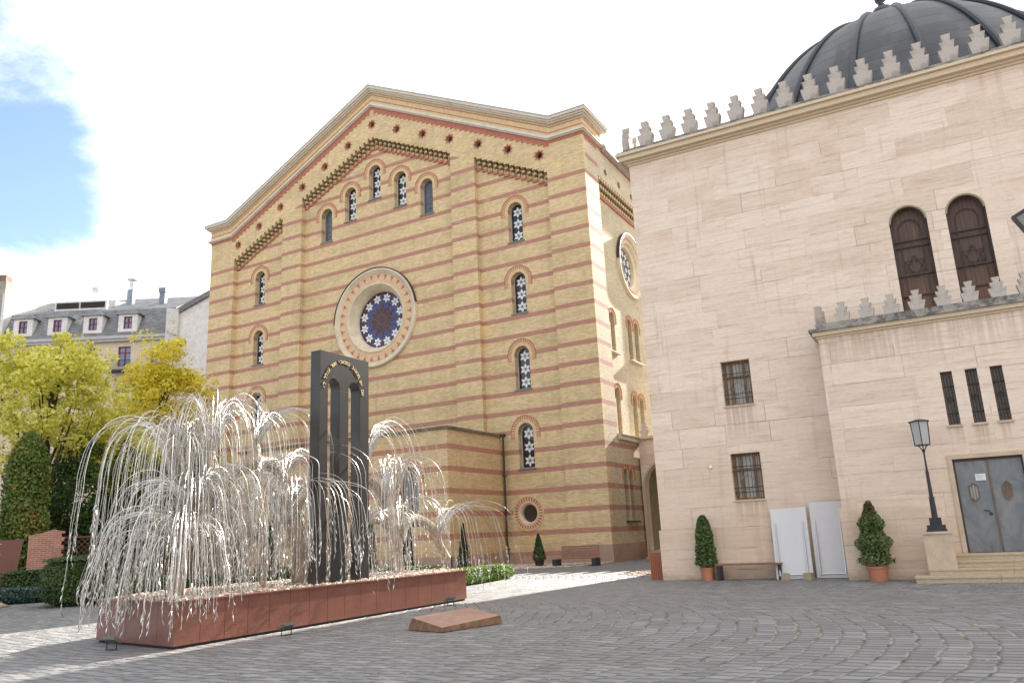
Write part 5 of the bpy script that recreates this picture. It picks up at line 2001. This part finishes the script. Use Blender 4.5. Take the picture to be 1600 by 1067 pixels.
# bench and small cypress at the brick wall
OFF[0] = Vector((0, 0, 0))
b2 = root('slatted_park_bench', (-18.0, 39.0, 0), 'slatted wooden bench with backrest and black block legs in front of the brick wall', 'bench')
a = MB()
for k in range(4):
    a.box(-1.02, 1.16, -0.38 + 0.13 * k, -0.27 + 0.13 * k, 0.38, 0.43)
a.build('seat', wood, b2)
a = MB()
for k in range(5):
    a.box(-1.0, 1.16, 0.16 + 0.012 * k, 0.20 + 0.012 * k, 0.46 + 0.118 * k, 0.565 + 0.118 * k)
a.build('backrest', mat_plain('dusty_pink_slats', (0.30, 0.15, 0.10), 0.7, var=0.15, scale=4), b2)
for x in (-1.30, 0.95):
    a = MB()
    a.box(x, x + 0.26, -0.40, 0.16, 0, 0.38)
    a.build('leg', M['iron'], b2)


def cone_tree(name, loc, h, w, lab, cat='shrub', grp=None, seed=1, mat=None, n=2600, pot=False):
    o = root(name, loc, lab, cat, grp)
    rg = random.Random(seed)
    a = MB()
    for k in range(n):
        t = rg.random()
        r = w * (1 - t) ** 0.72 * rg.uniform(0.75, 1.05) * min(1, 0.6 + t * 5)
        az = rg.uniform(0, 6.283)
        z0 = 0.30 if pot else 0.05
        leaf(a, rg, Vector((r * math.cos(az), r * math.sin(az), z0 + (h - z0) * t)), rg.uniform(0.05, 0.10) * max(1, h / 2.2), Vector((math.cos(az), math.sin(az), 1.0)))
    a.build('foliage', mat, o, fix=False)
    a = MB()
    a.tube([(0, 0, 0), (0, 0, h * 0.85)], [0.05, 0.01], 6)
    a.build('trunk', M['bars'], o)
    if pot:
        a = MB()
        a.lathe([(0.22, 0.0), (0.26, 0.36), (0.28, 0.36), (0.28, 0.41)], 18)
        a.build('pot', M['iron'], o)
    return o


lv_cyp = mat_leaf('cypress_green', [(0.012, 0.045, 0.01), (0.025, 0.085, 0.015), (0.05, 0.13, 0.02)], 0.15)
lv_dk = mat_leaf('dark_conifer', [(0.008, 0.02, 0.008), (0.018, 0.04, 0.012), (0.035, 0.07, 0.02)], 0.15)
cone_tree('potted_cypress', (-20.42, 39.3, 0), 1.75, 0.38, 'small bright green cypress cone in a black pot beside the round window', 'potted tree', seed=5, mat=lv_cyp, pot=True)
cone_tree('dark_cypress', (-19.0, 29.6, 0), 2.3, 0.34, 'dark narrow cypress near the corner of the brick annex', 'cypress', 'cypresses by the annex', 6, lv_dk)
cone_tree('dark_cypress', (-23.4, 31.5, 0), 2.9, 0.40, 'dark narrow cypress behind the right end of the planter', 'cypress', 'cypresses by the annex', 7, lv_dk)
cone_tree('dark_cypress', (-25.6, 31.5, 0), 2.9, 0.36, 'dark narrow cypress seen just right of the black monument', 'cypress', 'cypresses by the annex', 8, lv_dk)
cone_tree('dark_cypress', (-32.3, 31.5, 0), 3.3, 0.45, 'dark narrow cypress seen through the strands left of the monument', 'cypress', 'cypresses by the annex', 9, lv_dk)
cone_tree('dark_cypress', (-35.0, 31.5, 0), 3.0, 0.45, 'leftmost dark narrow cypress behind the strands of the willow', 'cypress', 'cypresses by the annex', 10, lv_dk)


def hedge(name, loc, sx, sy, h, rz, lab, mat, seed, n, ls, rnd_=0.25, cat='hedge'):
    o = root(name, loc, lab, cat, rz=rz)
    rg = random.Random(seed)
    # dense inner body
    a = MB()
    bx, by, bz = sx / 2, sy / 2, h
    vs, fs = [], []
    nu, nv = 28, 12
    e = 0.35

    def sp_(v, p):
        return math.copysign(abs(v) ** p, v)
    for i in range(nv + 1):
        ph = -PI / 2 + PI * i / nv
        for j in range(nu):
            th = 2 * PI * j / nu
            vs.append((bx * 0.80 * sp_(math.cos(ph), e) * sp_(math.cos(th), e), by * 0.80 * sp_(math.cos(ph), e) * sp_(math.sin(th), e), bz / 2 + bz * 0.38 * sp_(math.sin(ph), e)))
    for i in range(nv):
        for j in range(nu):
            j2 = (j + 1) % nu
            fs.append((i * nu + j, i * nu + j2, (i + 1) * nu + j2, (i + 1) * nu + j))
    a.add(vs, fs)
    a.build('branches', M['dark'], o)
    a = MB()
    for k in range(int(n * 1.8)):
        q = rg.uniform(0.82, 1.02)
        if rg.random() < 0.35:
            cp = math.sqrt(rg.random())
            zz = 1.0
        else:
            zz = rg.uniform(-1, 1)
            cp = max(0.0, 1 - abs(zz) ** 5) ** 0.35
        u_ = rg.uniform(-1, 1)
        v_ = rg.choice((-1, 1)) * max(0.0, 1 - abs(u_) ** 5.7) ** 0.175
        if rg.random() < by / (bx + by):
            u_, v_ = v_, u_
        p = Vector((bx * q * cp * u_, by * q * cp * v_, bz / 2 + bz * 0.5 * (zz if zz == 1.0 else zz * q) * (1 - 0.10 * cp ** 6 * (zz == 1.0))))
        nrm = Vector((p.x / bx ** 2, p.y / by ** 2, (p.z - bz / 2) / (bz / 2) ** 2)).normalized()
        leaf(a, rg, p + nrm * rg.uniform(-0.03, 0.05), ls * rg.uniform(0.6, 1.3), nrm * 1.4)
    a.build('foliage', mat, o, fix=False)
    return o


lv_box = mat_leaf('boxwood', [(0.02, 0.045, 0.01), (0.045, 0.085, 0.018), (0.085, 0.13, 0.03), (0.14, 0.18, 0.045)], 0.2)
lv_sunlit = mat_leaf('sunlit_boxwood', [(0.03, 0.07, 0.01), (0.10, 0.19, 0.02), (0.22, 0.33, 0.04)], 0.35)  # boxwood again, with sunlight put into lighter leaf colours
lv_blue = mat_leaf('blue_green_cover', [(0.015, 0.035, 0.025), (0.04, 0.08, 0.065), (0.09, 0.14, 0.12)], 0.15)
hedge('box_hedge', (-27.6, 18.7, 0), 3.7, 2.6, 1.62, 1.05, 'rounded clipped box hedge left of the planter', lv_box, 11, 26000, 0.08)
hedge('low_hedge', (-16.7, 27.0, 0), 1.1, 5.2, 0.54, 0.12, 'bright sunlit low box hedge right of the planter', lv_sunlit, 12, 9000, 0.07)
hedge('low_hedge', (-17.6, 22.5, 0), 5.2, 1.2, 0.75, 1.40, 'low box hedge behind the right half of the planter', lv_box, 13, 7000, 0.07)
hedge('low_hedge', (-20.6, 19.0, 0), 8.0, 1.2, 0.95, 1.15, 'long low box hedge behind the left half of the planter', lv_box, 14, 9000, 0.07)
hedge('ground_cover_shrub', (-33.2, 18.4, 0), 4.0, 2.0, 0.52, 0.9, 'low blue-green spreading shrub beside the granite slab', lv_blue, 15, 7000, 0.10, cat='shrub')
hedge('low_shrub', (-34.4, 20.6, 0), 3.0, 1.8, 1.15, 0.9, 'dark green low shrub between the column thuja and the box hedge', lv_box, 16, 7000, 0.09, cat='shrub')

# gravel strips
mgv = mat_weathered('gravel_bed', (0.46, 0.36, 0.26), (0.20, 0.15, 0.10), (0.42, 0.62), 9.0)
a = MB()
a.prism([(-24.2, 42.5), (-17.3, 42.5), (-17.3, 38.6), (-20.0, 36.6), (-24.2, 36.2)], 'z', 0.002, 0.02)
struct(a.build('gravel_bed', mgv, None))
pebbles('wall_gravel', [(-24.2, 42.4), (-17.3, 42.4), (-17.3, 38.7), (-20.0, 36.7), (-24.2, 36.3)], 3500, 0.02, 0.055, mst, 'tan gravel along the foot of the brick wall', 5, 0.02)
a = MB()
a.prism([(-12.4, 30.6), (-9.7, 28.0), (-9.1, 28.0), (-9.1, 34), (-11.5, 33.5)], 'z', 0.002, 0.02)
struct(a.build('gravel_bed', mgv, None))
pebbles('corner_gravel', [(-12.2, 30.6), (-9.7, 28.1), (-9.15, 28.1), (-9.15, 34), (-11.5, 33.4)], 900, 0.02, 0.05, mst, 'scattered gravel beside the travertine corner', 6, 0.02)

# ================================================================== GARDEN AND HOUSES ON THE LEFT
OFF[0] = Vector((0, 0, 0))


def tree(name, loc, crown, lab, leafmat, seed, clumps, per, ls, trunk_r=0.22, grp=None, low=0.0, cr_r=0.75, cat='tree', barkm=None, shell=0.55):
    """crown: (cx, cy, cz, rx, ry, rz) relative to loc"""
    o = root(name, loc, lab, cat, grp)
    rg = random.Random(seed)
    cx, cy, cz, rx, ry, rz_ = crown
    cs = []
    for k in range(clumps):
        while True:
            v = Vector((rg.uniform(-1, 1), rg.uniform(-1, 1), rg.uniform(-1, 1)))
            if 0.1 < v.length < 1:
                break
        r = v.length ** shell
        v.normalize()
        # uneven outline
        w = 0.80 + 0.24 * math.sin(v.x * 5 + seed) * math.cos(v.z * 4 + seed * 2) + 0.12 * math.sin(v.y * 9)
        v *= r * w
        cs.append(Vector((cx + v.x * rx, cy + v.y * ry, cz + v.z * rz_)))
    a = MB()
    for c in cs:
        q = cr_r * rg.uniform(0.6, 1.25)
        leafball(a, rg, c, (q, q, q * 0.7), int(per * rg.uniform(0.6, 1.3)), ls)
    a.build('crown', leafmat, o, fix=False)
    a = MB()
    tp = Vector((cx * 0.7, cy * 0.7, cz + rz_ * 0.3))
    tr = cr([(0, 0, 0), (cx * 0.1 + 0.2, cy * 0.1, cz * 0.35), (cx * 0.5, cy * 0.5, cz * 0.75), tp], 5)
    a.tube(tr, [trunk_r * (1 - 0.85 * i / (len(tr) - 1)) for i in range(len(tr))], 9)
    for k in range(26):
        c = cs[rg.randrange(len(cs))]
        s_ = tr[min(len(tr) - 1, int(len(tr) * rg.uniform(0.35, 0.95)))]
        md = (s_ + c) / 2 + Vector((rg.uniform(-.4, .4), rg.uniform(-.4, .4), rg.uniform(0, .5)))
        p_ = cr([s_, md, c], 4)
        a.tube(p_, [trunk_r * 0.32 * (1 - 0.85 * i / (len(p_) - 1)) for i in range(len(p_))], 5)
    a.build('trunk', barkm or bkm, o)
    return o


bkm = mat_plain('tree_bark', (0.07, 0.05, 0.035), 0.9, var=0.3, scale=4)
lv_yel = mat_leaf('yellow_autumn_leaves', [(0.20, 0.26, 0.03), (0.50, 0.50, 0.06), (0.78, 0.72, 0.12), (0.88, 0.84, 0.26), (0.93, 0.91, 0.50)], 0.5)
lv_or = mat_leaf('golden_autumn_leaves', [(0.34, 0.34, 0.03), (0.70, 0.60, 0.05), (0.86, 0.74, 0.09), (0.92, 0.84, 0.25)], 0.5)
lv_grn = mat_leaf('dark_green_leaves', [(0.012, 0.03, 0.008), (0.03, 0.07, 0.014), (0.07, 0.14, 0.02), (0.17, 0.24, 0.03)], 0.35)
lv_thu = mat_leaf('thuja_leaves', [(0.05, 0.085, 0.015), (0.10, 0.16, 0.025), (0.16, 0.23, 0.04), (0.24, 0.23, 0.05), (0.30, 0.13, 0.05)], 0.3)

tree('yellow_tree', (-43.2, 25.6, 0), (0, -0.3, 10.3, 3.9, 4.4, 4.4), 'broad yellow-green autumn tree at the left edge, taller than the thuja', lv_yel, 21, 185, 105, 0.21, 0.26)
tree('golden_tree', (-45.0, 33.2, 0), (0.6, 0.3, 11.2, 2.9, 3.1, 4.3), 'golden orange autumn tree beside the left corner of the brick building', lv_or, 33, 170, 105, 0.21, 0.2)
tree('yellow_tree', (-43.4, 29.6, 0), (0.1, 0.1, 7.6, 2.6, 3.2, 2.9), 'smaller yellow tree filling the gap between the broad yellow tree and the golden tree', lv_yel, 41, 100, 105, 0.21, 0.16)
tree('ivy_clad_tree', (-43.0, 26.3, 0), (0.2, 0.8, 4.2, 2.3, 2.6, 3.9), 'dark green leafy tree under the yellow crown, right of the thuja', lv_grn, 51, 150, 110, 0.18, 0.2, shell=0.45)
tree('ivy_clad_tree', (-42.6, 31.0, 0), (0.2, 0.4, 4.4, 2.4, 3.0, 4.2), 'dark green leafy tree behind the upper left strands of the willow', lv_grn, 52, 160, 110, 0.18, 0.2, shell=0.45)
tree('ivy_clad_tree', (-46.2, 36.2, 0), (0.2, 0.4, 5.4, 2.4, 3.0, 5.0), 'dark green leafy tree against the left corner of the brick building', lv_grn, 53, 160, 110, 0.18, 0.2, shell=0.45)
tree('ivy_clad_tree', (-45.5, 19.0, 0), (0.0, 0.0, 4.6, 2.6, 2.6, 4.6), 'dark green leafy tree at the far left edge behind the thuja', lv_grn, 54, 130, 110, 0.18, 0.2, shell=0.45)
# thuja column
th = root('column_thuja', (-39.9, 22.7, 0), 'tall column thuja with brownish patches behind the granite slab', 'thuja')
rg = random.Random(9)
a = MB()
for k in range(22000):
    t = rg.random()
    z = 0.2 + 7.6 * t
    pr = (0.90 + 0.1 * math.sin(t * 8)) * min(1, (1 - t) * 3.4) ** 0.55 * min(1, 0.65 + t * 2)
    r = 1.12 * pr * rg.uniform(0.72, 1.05) * (1 + 0.16 * math.sin(z * 2.3 + 3 * math.sin(az * 2)) * math.cos(az * 3 + z)) * (1 + 0.10 * math.sin(z * 6) * math.sin(k % 7))
    az = rg.uniform(0, 6.283)
    leaf(a, rg, Vector((r * math.cos(az), r * math.sin(az), z)), rg.uniform(0.10, 0.20), Vector((math.cos(az), math.sin(az), 0.6)))
a.build('foliage', lv_thu, th, fix=False)
a = MB()
a.lathe([(0.2, 0), (0.6, 0.6), (0.6, 5.0), (0.2, 7.0)], 12)
a.build('inner_branches', mat_plain('inner_thuja', (0.012, 0.02, 0.008), 0.95), th)

# ruined brick wall
rw = root('ruined_brick_wall', (-37.75, 22.75, 0), 'free-standing red brick wall fragment with a ragged right edge', 'wall', rz=1.0)
mrb, g_, b_ = new_mat('old_red_brick')
oc, o_, u_ = face_uv(g_)
bt = g_.n('ShaderNodeTexBrick')
g_.put(bt.inputs['Vector'], g_.comb(u_, g_.m('ADD', o_[2], 5.0), 0.0))
g_.put(bt.inputs['Color1'], (0.40, 0.17, 0.12))
g_.put(bt.inputs['Color2'], (0.27, 0.12, 0.085))
g_.put(bt.inputs['Mortar'], (0.42, 0.30, 0.22))
bt.inputs['Scale'].default_value = 1.0
bt.inputs['Mortar Size'].default_value = 0.012
bt.inputs['Brick Width'].default_value = 0.3
bt.inputs['Row Height'].default_value = 0.09
g_.put(b_.inputs['Base Color'], g_.mix(0.5, bt.outputs[0], g_.ramp(g_.noise(oc, 2.5, 5.0), [(0.3, (0.7, 0.7, 0.7)), (0.7, (1.3, 1.2, 1.15))]), 'MULTIPLY'))
b_.inputs['Roughness'].default_value = 0.9
pts = [(-0.7, 0.0)]
for k in range(31):
    z = 0.092 * k
    e = 0.55 + (0.10 if (k // 2) % 2 else 0.0) + rg.uniform(-0.03, 0.03)
    pts += [(e, z), (e, z + 0.09)]
pts += [(0.2, 2.95), (-0.3, 2.80), (-0.80, 2.70), (-0.78, 1.4)]
a = MB()
a.prism(pts, 'y', -0.22, 0.22)
a.build('masonry', mrb, rw)

# red granite slab with gilded names, cut by the left edge of the view
gs = root('granite_name_slab', (-34.9, 19.3, 0), 'upright red-brown granite slab with gilded lines of lettering at the left edge', 'slab', rz=1.02)
a = MB()
a.prism([(-2.6, 0), (0.32, 0), (0.42, 0.9), (0.52, 1.9), (0.60, 2.48), (0.2, 2.46), (-2.6, 2.5)], 'y', -0.08, 0.08)
a.build('slab', mat_plain('matte_red_granite', (0.15, 0.055, 0.035), 0.4, var=0.12, scale=3), gs)
a = MB()
for k in range(13):
    z = 2.28 - 0.085 * k
    x = -0.18 - 0.25 * ((k * 7) % 5) / 5
    y = -2.2
    while y < x:
        l = rg.uniform(0.04, 0.16)
        a.box(y, min(x, y + l), -0.092, -0.08, z, z + 0.045)
        y += l + 0.02
a.box(-2.2, 0.25, -0.09, -0.08, 1.02, 1.035)
a.build('gilded_lines', mat_plain('slab_gilding', (0.55, 0.34, 0.10), 0.5), gs)

# gravel heap, lattice
hp = MB()
hp.lathe([(1.3, 0.0), (1.0, 0.14), (0.55, 0.27), (0.0, 0.34)], 20)
hp = hp.build('gravel_heap', mgv, None, smooth=True)
hp.location = (-31.6, 16.4, 0)
tag(hp, 'low heap of pale gravel on the paving at the left edge', 'gravel heap')
lt = root('lattice_fence', (-40.4, 25.3, 0), 'brown diagonal lattice panel behind the ruined brick wall', 'fence', rz=1.0)
a = MB()
for k in range(-8, 12):
    for sg in (1, -1):
        a.tube([(0.28 * k, 0.012 * sg, 1.0), (0.28 * k + sg * 1.6, 0.012 * sg, 2.6)], 0.02, 4)
a.box(-2.4, 3.4, -0.04, 0.04, 2.6, 2.68)
a.box(-2.4, 3.4, -0.04, 0.04, 0.92, 1.0)
a.build('lattice', mat_plain('brown_lattice', (0.16, 0.07, 0.04), 0.7), lt)
gw = MB()
gw.prism([(0, 0), (26, 0), (26, 3.4), (0, 3.4)], 'y', 0, 0.3)
gw = gw.build('garden_wall', mat_weathered('dark_brown_render', (0.20, 0.16, 0.12), (0.08, 0.06, 0.05)), None)  # dark brown plaster with darker blotches
gw.location = (-49.5, 14.0, 0)
gw.rotation_euler = (0, 0, 1.25)
tag(gw, 'plastered garden wall behind the trees on the left', 'wall')

# ---- house with mansard roof
hb = root('mansard_house', (-36.44, 66.70, 0), 'pale apartment house with a grey slate mansard roof and four dormers behind the yellow trees', 'house', rz=R_(28.6529))
mcr = mat_weathered('cream_house_render', (0.62, 0.52, 0.40), (0.50, 0.40, 0.30), (0.5, 0.75), 0.4)
mwh = mat_weathered('white_house_render', (0.68, 0.66, 0.64), (0.50, 0.47, 0.43), (0.5, 0.8), 0.3)
mslate, g_, b_ = new_mat('grey_slate')
oc = g_.n('ShaderNodeTexCoord').outputs['Object']
o_ = g_.sep(oc)
bt = g_.n('ShaderNodeTexBrick')
g_.put(bt.inputs['Vector'], g_.comb(o_[0], g_.m('MULTIPLY', o_[2], 1.0), 0.0))
g_.put(bt.inputs['Color1'], (0.24, 0.24, 0.245))
g_.put(bt.inputs['Color2'], (0.15, 0.15, 0.155))
g_.put(bt.inputs['Mortar'], (0.05, 0.05, 0.05))
bt.inputs['Scale'].default_value = 1.0
bt.inputs['Mortar Size'].default_value = 0.012
bt.inputs['Brick Width'].default_value = 0.4
bt.inputs['Row Height'].default_value = 0.14
c_ = g_.mix(g_.smooth(g_.noise(oc, 0.7, 6.0, 0.75), 0.55, 0.7), bt.outputs[0], (0.33, 0.32, 0.31))
g_.put(b_.inputs['Base Color'], c_)
b_.inputs['Roughness'].default_value = 0.7
mred = mat_plain('oxblood_window_wood', (0.20, 0.035, 0.045), 0.5)
mblu = mat_plain('sky_reflecting_glass', (0.10, 0.13, 0.26), 0.1, var=0.2, scale=0.8, spec=1.0)
a = MB()
wl = []
for (u, z) in ((-38.5, 19.7), (-35.2, 19.7), (-38.5, 15.7), (-35.2, 15.7), (-41.9, 19.7), (-45.3, 19.7), (-48.7, 19.7), (-41.9, 15.7), (-45.3, 15.7), (-48.7, 15.7)):
    w_ = 1.25 if u > -40 else 1.0
    wl.append((u, z, w_, 2.0 if u < -36 else 1.4))
a.prism([(-50.8, 0), (-34.1, 0), (-34.1, 22.2), (-50.8, 22.2)], 'y', 0, 0.4, holes=[[(u - w_ / 2, z), (u + w_ / 2, z), (u + w_ / 2, z + h), (u - w_ / 2, z + h)] for u, z, w_, h in wl])
a.build('wall', mcr, hb)
a = MB()
a.box(-50.9, -34.05, -0.35, 0.0, 22.2, 22.45)
a.box(-50.9, -34.05, -0.5, 0.3, 22.45, 22.75)
a.build('eaves', mat_plain('grey_gutter', (0.42, 0.42, 0.42), 0.5), hb)
a = MB()
# steep lower slope and shallower upper slope
a.prism([(-0.4, 22.75), (1.2, 25.9), (8.0, 29.2), (15.5, 22.75)], 'x', -52.5, -34.1)
a.build('roof', mslate, hb)
for u in (-48.75, -45.3, -41.75, -38.25):
    a = MB()
    a.prism([(u - 0.95, 23.15), (u + 0.95, 23.15), (u + 0.95, 24.95), (u - 0.95, 24.95)], 'y', -0.25, 1.8, holes=[[(u - 0.42, 23.45), (u + 0.42, 23.45), (u + 0.42, 24.72), (u - 0.42, 24.72)]])
    d_ = a.build('dormer', mwh, hb)
    a = MB()
    a.add([(u - 1.25, -0.45, 24.95), (u + 1.25, -0.45, 24.95), (u + 1.25, 2.4, 24.95), (u - 1.25, 2.4, 24.95), (u, 0.5, 25.75), (u, 3.2, 25.75)],
          [(3, 2, 1, 0), (0, 1, 4), (1, 2, 5, 4), (2, 3, 5), (3, 0, 4, 5)])
    a.build('dormer_roof', mslate, d_)
    a = MB()
    for (x0, x1, z0, z1) in ((-.42, -.34, 23.45, 24.72), (.34, .42, 23.45, 24.72), (-.04, .04, 23.45, 24.72), (-.34, .34, 24.64, 24.72), (-.34, .34, 23.45, 23.53), (-.34, .34, 24.1, 24.16)):
        a.box(u + x0, u + x1, -0.2 - 0.002 * (x0 < -0.3), -0.12, z0, z1)
    a.build('window_frame', mred, d_)
    a = MB()
    a.box(u - 0.42, u + 0.42, -0.10, -0.07, 23.45, 24.72)
    a.build('pane', mblu, d_)
for (u, z, w_, h) in wl:
    a = MB()
    a.box(u - w_ / 2, u + w_ / 2, 0.2, 0.23, z, z + h)
    q = a.build('window', mblu, hb)
    a = MB()
    for x in (-w_ / 2, -0.04, w_ / 2 - 0.09):
        a.box(u + x, u + x + 0.09, 0.12, 0.198, z, z + h)
    for zz_ in (0, h * 0.68, h - 0.09):
        a.box(u - w_ / 2 + 0.09, u + w_ / 2 - 0.09, 0.13, 0.196, z + zz_, z + zz_ + 0.09)
    a.build('frame', mred, q)
a = MB()
a.box(-39.9, -37.4, -0.9, -0.02, 19.05, 19.2)
for k in range(26):
    a.tube([(-39.9 + 0.1 * k, -0.88, 19.2), (-39.9 + 0.1 * k, -0.88, 20.1)], 0.015, 4)
a.tube([(-39.9, -0.88, 20.1), (-37.4, -0.88, 20.1)], 0.03, 5)
a.build('balcony', M['iron'], hb)
# ventilated roof box, glass panels, chimneys, aerial
a = MB()
a.prism([(2.2, 26.0), (7.6, 28.9), (7.6, 28.6), (2.2, 27.4)], 'x', -47.2, -41.8)
q = a.build('roof_box', mwh, hb)
a = MB()
a.box(-47.0, -44.7, 2.12, 2.19, 26.6, 27.2)
a.box(-44.5, -42.0, 2.12, 2.19, 26.6, 27.2)
a.build('louvre', M['dark'], q)
a = MB()
a.box(-41.0, -40.4, 4.6, 5.2, 26.5, 29.2)
a.build('chimney', mat_plain('lead_chimney', (0.22, 0.26, 0.31), 0.6), hb)
a = MB()
a.lathe([(0.24, 29.2), (0.24, 30.2), (0.14, 30.25), (0.50, 30.33), (0.50, 30.42), (0.1, 30.55)], 14, c=(-40.7, 4.9, 0))
a.build('flue', mwh, hb)
a = MB()
a.box(-37.2, -36.6, 3.9, 4.5, 26.4, 28.5)
a.box(-37.27, -36.53, 3.83, 4.57, 28.501, 29.0)
a.build('chimney', mat_plain('lead_chimney2', (0.18, 0.21, 0.25), 0.6), hb)
a = MB()
a.tube([(-45.6, 7, 28.7), (-45.6, 7, 30.4)], 0.05, 5)
a.lathe([(0.0, -0.1), (0.35, 0.0), (0.38, 0.08)], 14, T=Matrix.Translation((-45.7, 6.9, 30.1)) @ Matrix.Rotation(1.9, 4, 'X'), cap=False)
a.build('satellite_dish', mwh, hb)
# neighbour on the right: white party wall under a sloping roof
h2 = root('white_gable_house', (-36.44, 66.70, 0), 'blank white gable wall with patched plaster between the mansard house and the brick building', 'house', rz=R_(28.6529))
a = MB()
a.prism([(-32.9, 0), (-26.0, 0), (-26.0, 26.9), (-29.5, 26.6), (-32.9, 24.7)], 'y', -0.6, 10)
a.build('wall', mwh, h2)
a = MB()
a.prism([(-34.1, 0), (-32.9, 0), (-32.9, 25.0), (-34.1, 25.2)], 'y', -1.0, 6)
a.build('party_wall', mat_weathered('patched_party_wall', (0.60, 0.57, 0.53), (0.30, 0.22, 0.16), (0.55, 0.62), 0.5), h2)
a = MB()
a.prism([(-33.3, 25.05), (-29.5, 27.15), (-25.9, 27.4), (-25.9, 26.92), (-29.5, 26.62), (-32.9, 24.72)], 'y', -0.9, 10)
a.build('roof', mslate, h2)
h3 = root('grey_side_house', (-36.44, 66.70, 0), 'tall plain house wall with a brick chimney at the far left edge', 'house', rz=R_(28.6529))
a = MB()
a.box(-60, -51.15, 0.1, 8, 0, 29.2)
a.build('wall', mat_weathered('grey_beige_render', (0.36, 0.32, 0.27), (0.25, 0.19, 0.14), (0.5, 0.7), 0.3), h3)
a = MB()
a.box(-51.14, -50.85, -0.2, 8, 0, 27.8)
a.build('white_pier', mwh, h3)
a = MB()
a.box(-52.2, -51.3, 0.2, 1.2, 29.2, 29.9)
a.build('chimney', mat_plain('sooty_chimney_brick', (0.20, 0.14, 0.11), 0.9, var=0.25), h3)

# lamp head hanging into the right edge of the view (its pole stands outside the frame)
fh = root('site_floodlight', (1.42, 9.6, 0), 'black-rimmed lamp head on a pole at the right edge, in front of the travertine wall', 'floodlight')
OFF[0] = Vector((0, 0, 0))
a = MB()
a.tube([(0.55, 0, 0), (0.55, 0, 5.0)], 0.05, 10)
a.tube([(0.55, 0, 4.95), (0.2, 0, 5.2), (-0.02, 0.0, 5.12)], 0.03, 8)
a.build('pole', M['iron'], fh)
T = Matrix.Translation((0.912 - 1.42, 9.456 - 9.6, 4.679)) @ Matrix(((0.887, 0.0, 0.42, 0), (0.10, 0.97, 0.0, 0), (0.46, 0.0, -0.90, 0), (0, 0, 0, 1)))
a = MB()
a.prism([(0, 0), (0.42, 0), (0.42, 0.34), (0, 0.34)], 'y', -0.03, 0.05, T=T, holes=[[(0.03, 0.03), (0.39, 0.03), (0.39, 0.31), (0.03, 0.31)]])
a.prism([(0.04, 0.05), (0.36, 0.05), (0.36, 0.38), (0.04, 0.38)], 'y', 0.05, 0.11, T=T)
a.tube([T @ Vector((0.20, 0.0, -0.03)), T @ Vector((0.30, 0.0, -0.06)), Vector((0.0, 0.0, 5.12))], 0.018, 6)
a.build('housing', M['iron'], fh)
a = MB()
a.prism([(0.03, 0.03), (0.39, 0.03), (0.39, 0.31), (0.03, 0.31)], 'y', -0.015, 0.0, T=T)
a.build('lamp_glass', mat_plain('grey_lamp_glass', (0.20, 0.21, 0.19), 0.3), fh)


# ---- fallen leaves scattered on the setts
rg = random.Random(77)
a = MB()
for k in range(2600):
    q = rg.random()
    if q < 0.45:
        x, y = rg.uniform(-30, -14), rg.uniform(6, 20)
    elif q < 0.7:
        x, y = rg.uniform(-12.3, -6), rg.uniform(8, 26)
    elif q < 0.9:
        x, y = rg.uniform(-9, 2), rg.uniform(20, 26.3)
    else:
        x, y = rg.uniform(-6, 2), rg.uniform(8, 22)
    s_ = rg.uniform(0.015, 0.035)
    t = rg.uniform(0, 6.28)
    c, n_ = math.cos(t) * s_, math.sin(t) * s_
    z = 0.006
    a.add([(x - c, y - n_, z), (x + n_ * .6, y - c * .6, z + rg.uniform(0, .01)), (x + c, y + n_, z + 0.003), (x - n_ * .6, y + c * .6, z + rg.uniform(0, .01))], [(0, 1, 2, 3)])
tag(a.build('fallen_leaves', mat_leaf('fallen_leaf', [(0.25, 0.15, 0.05), (0.45, 0.36, 0.18), (0.62, 0.56, 0.40)], 0.1), None, fix=False), 'small pale leaves scattered over the grey setts', 'leaves', kind='stuff')
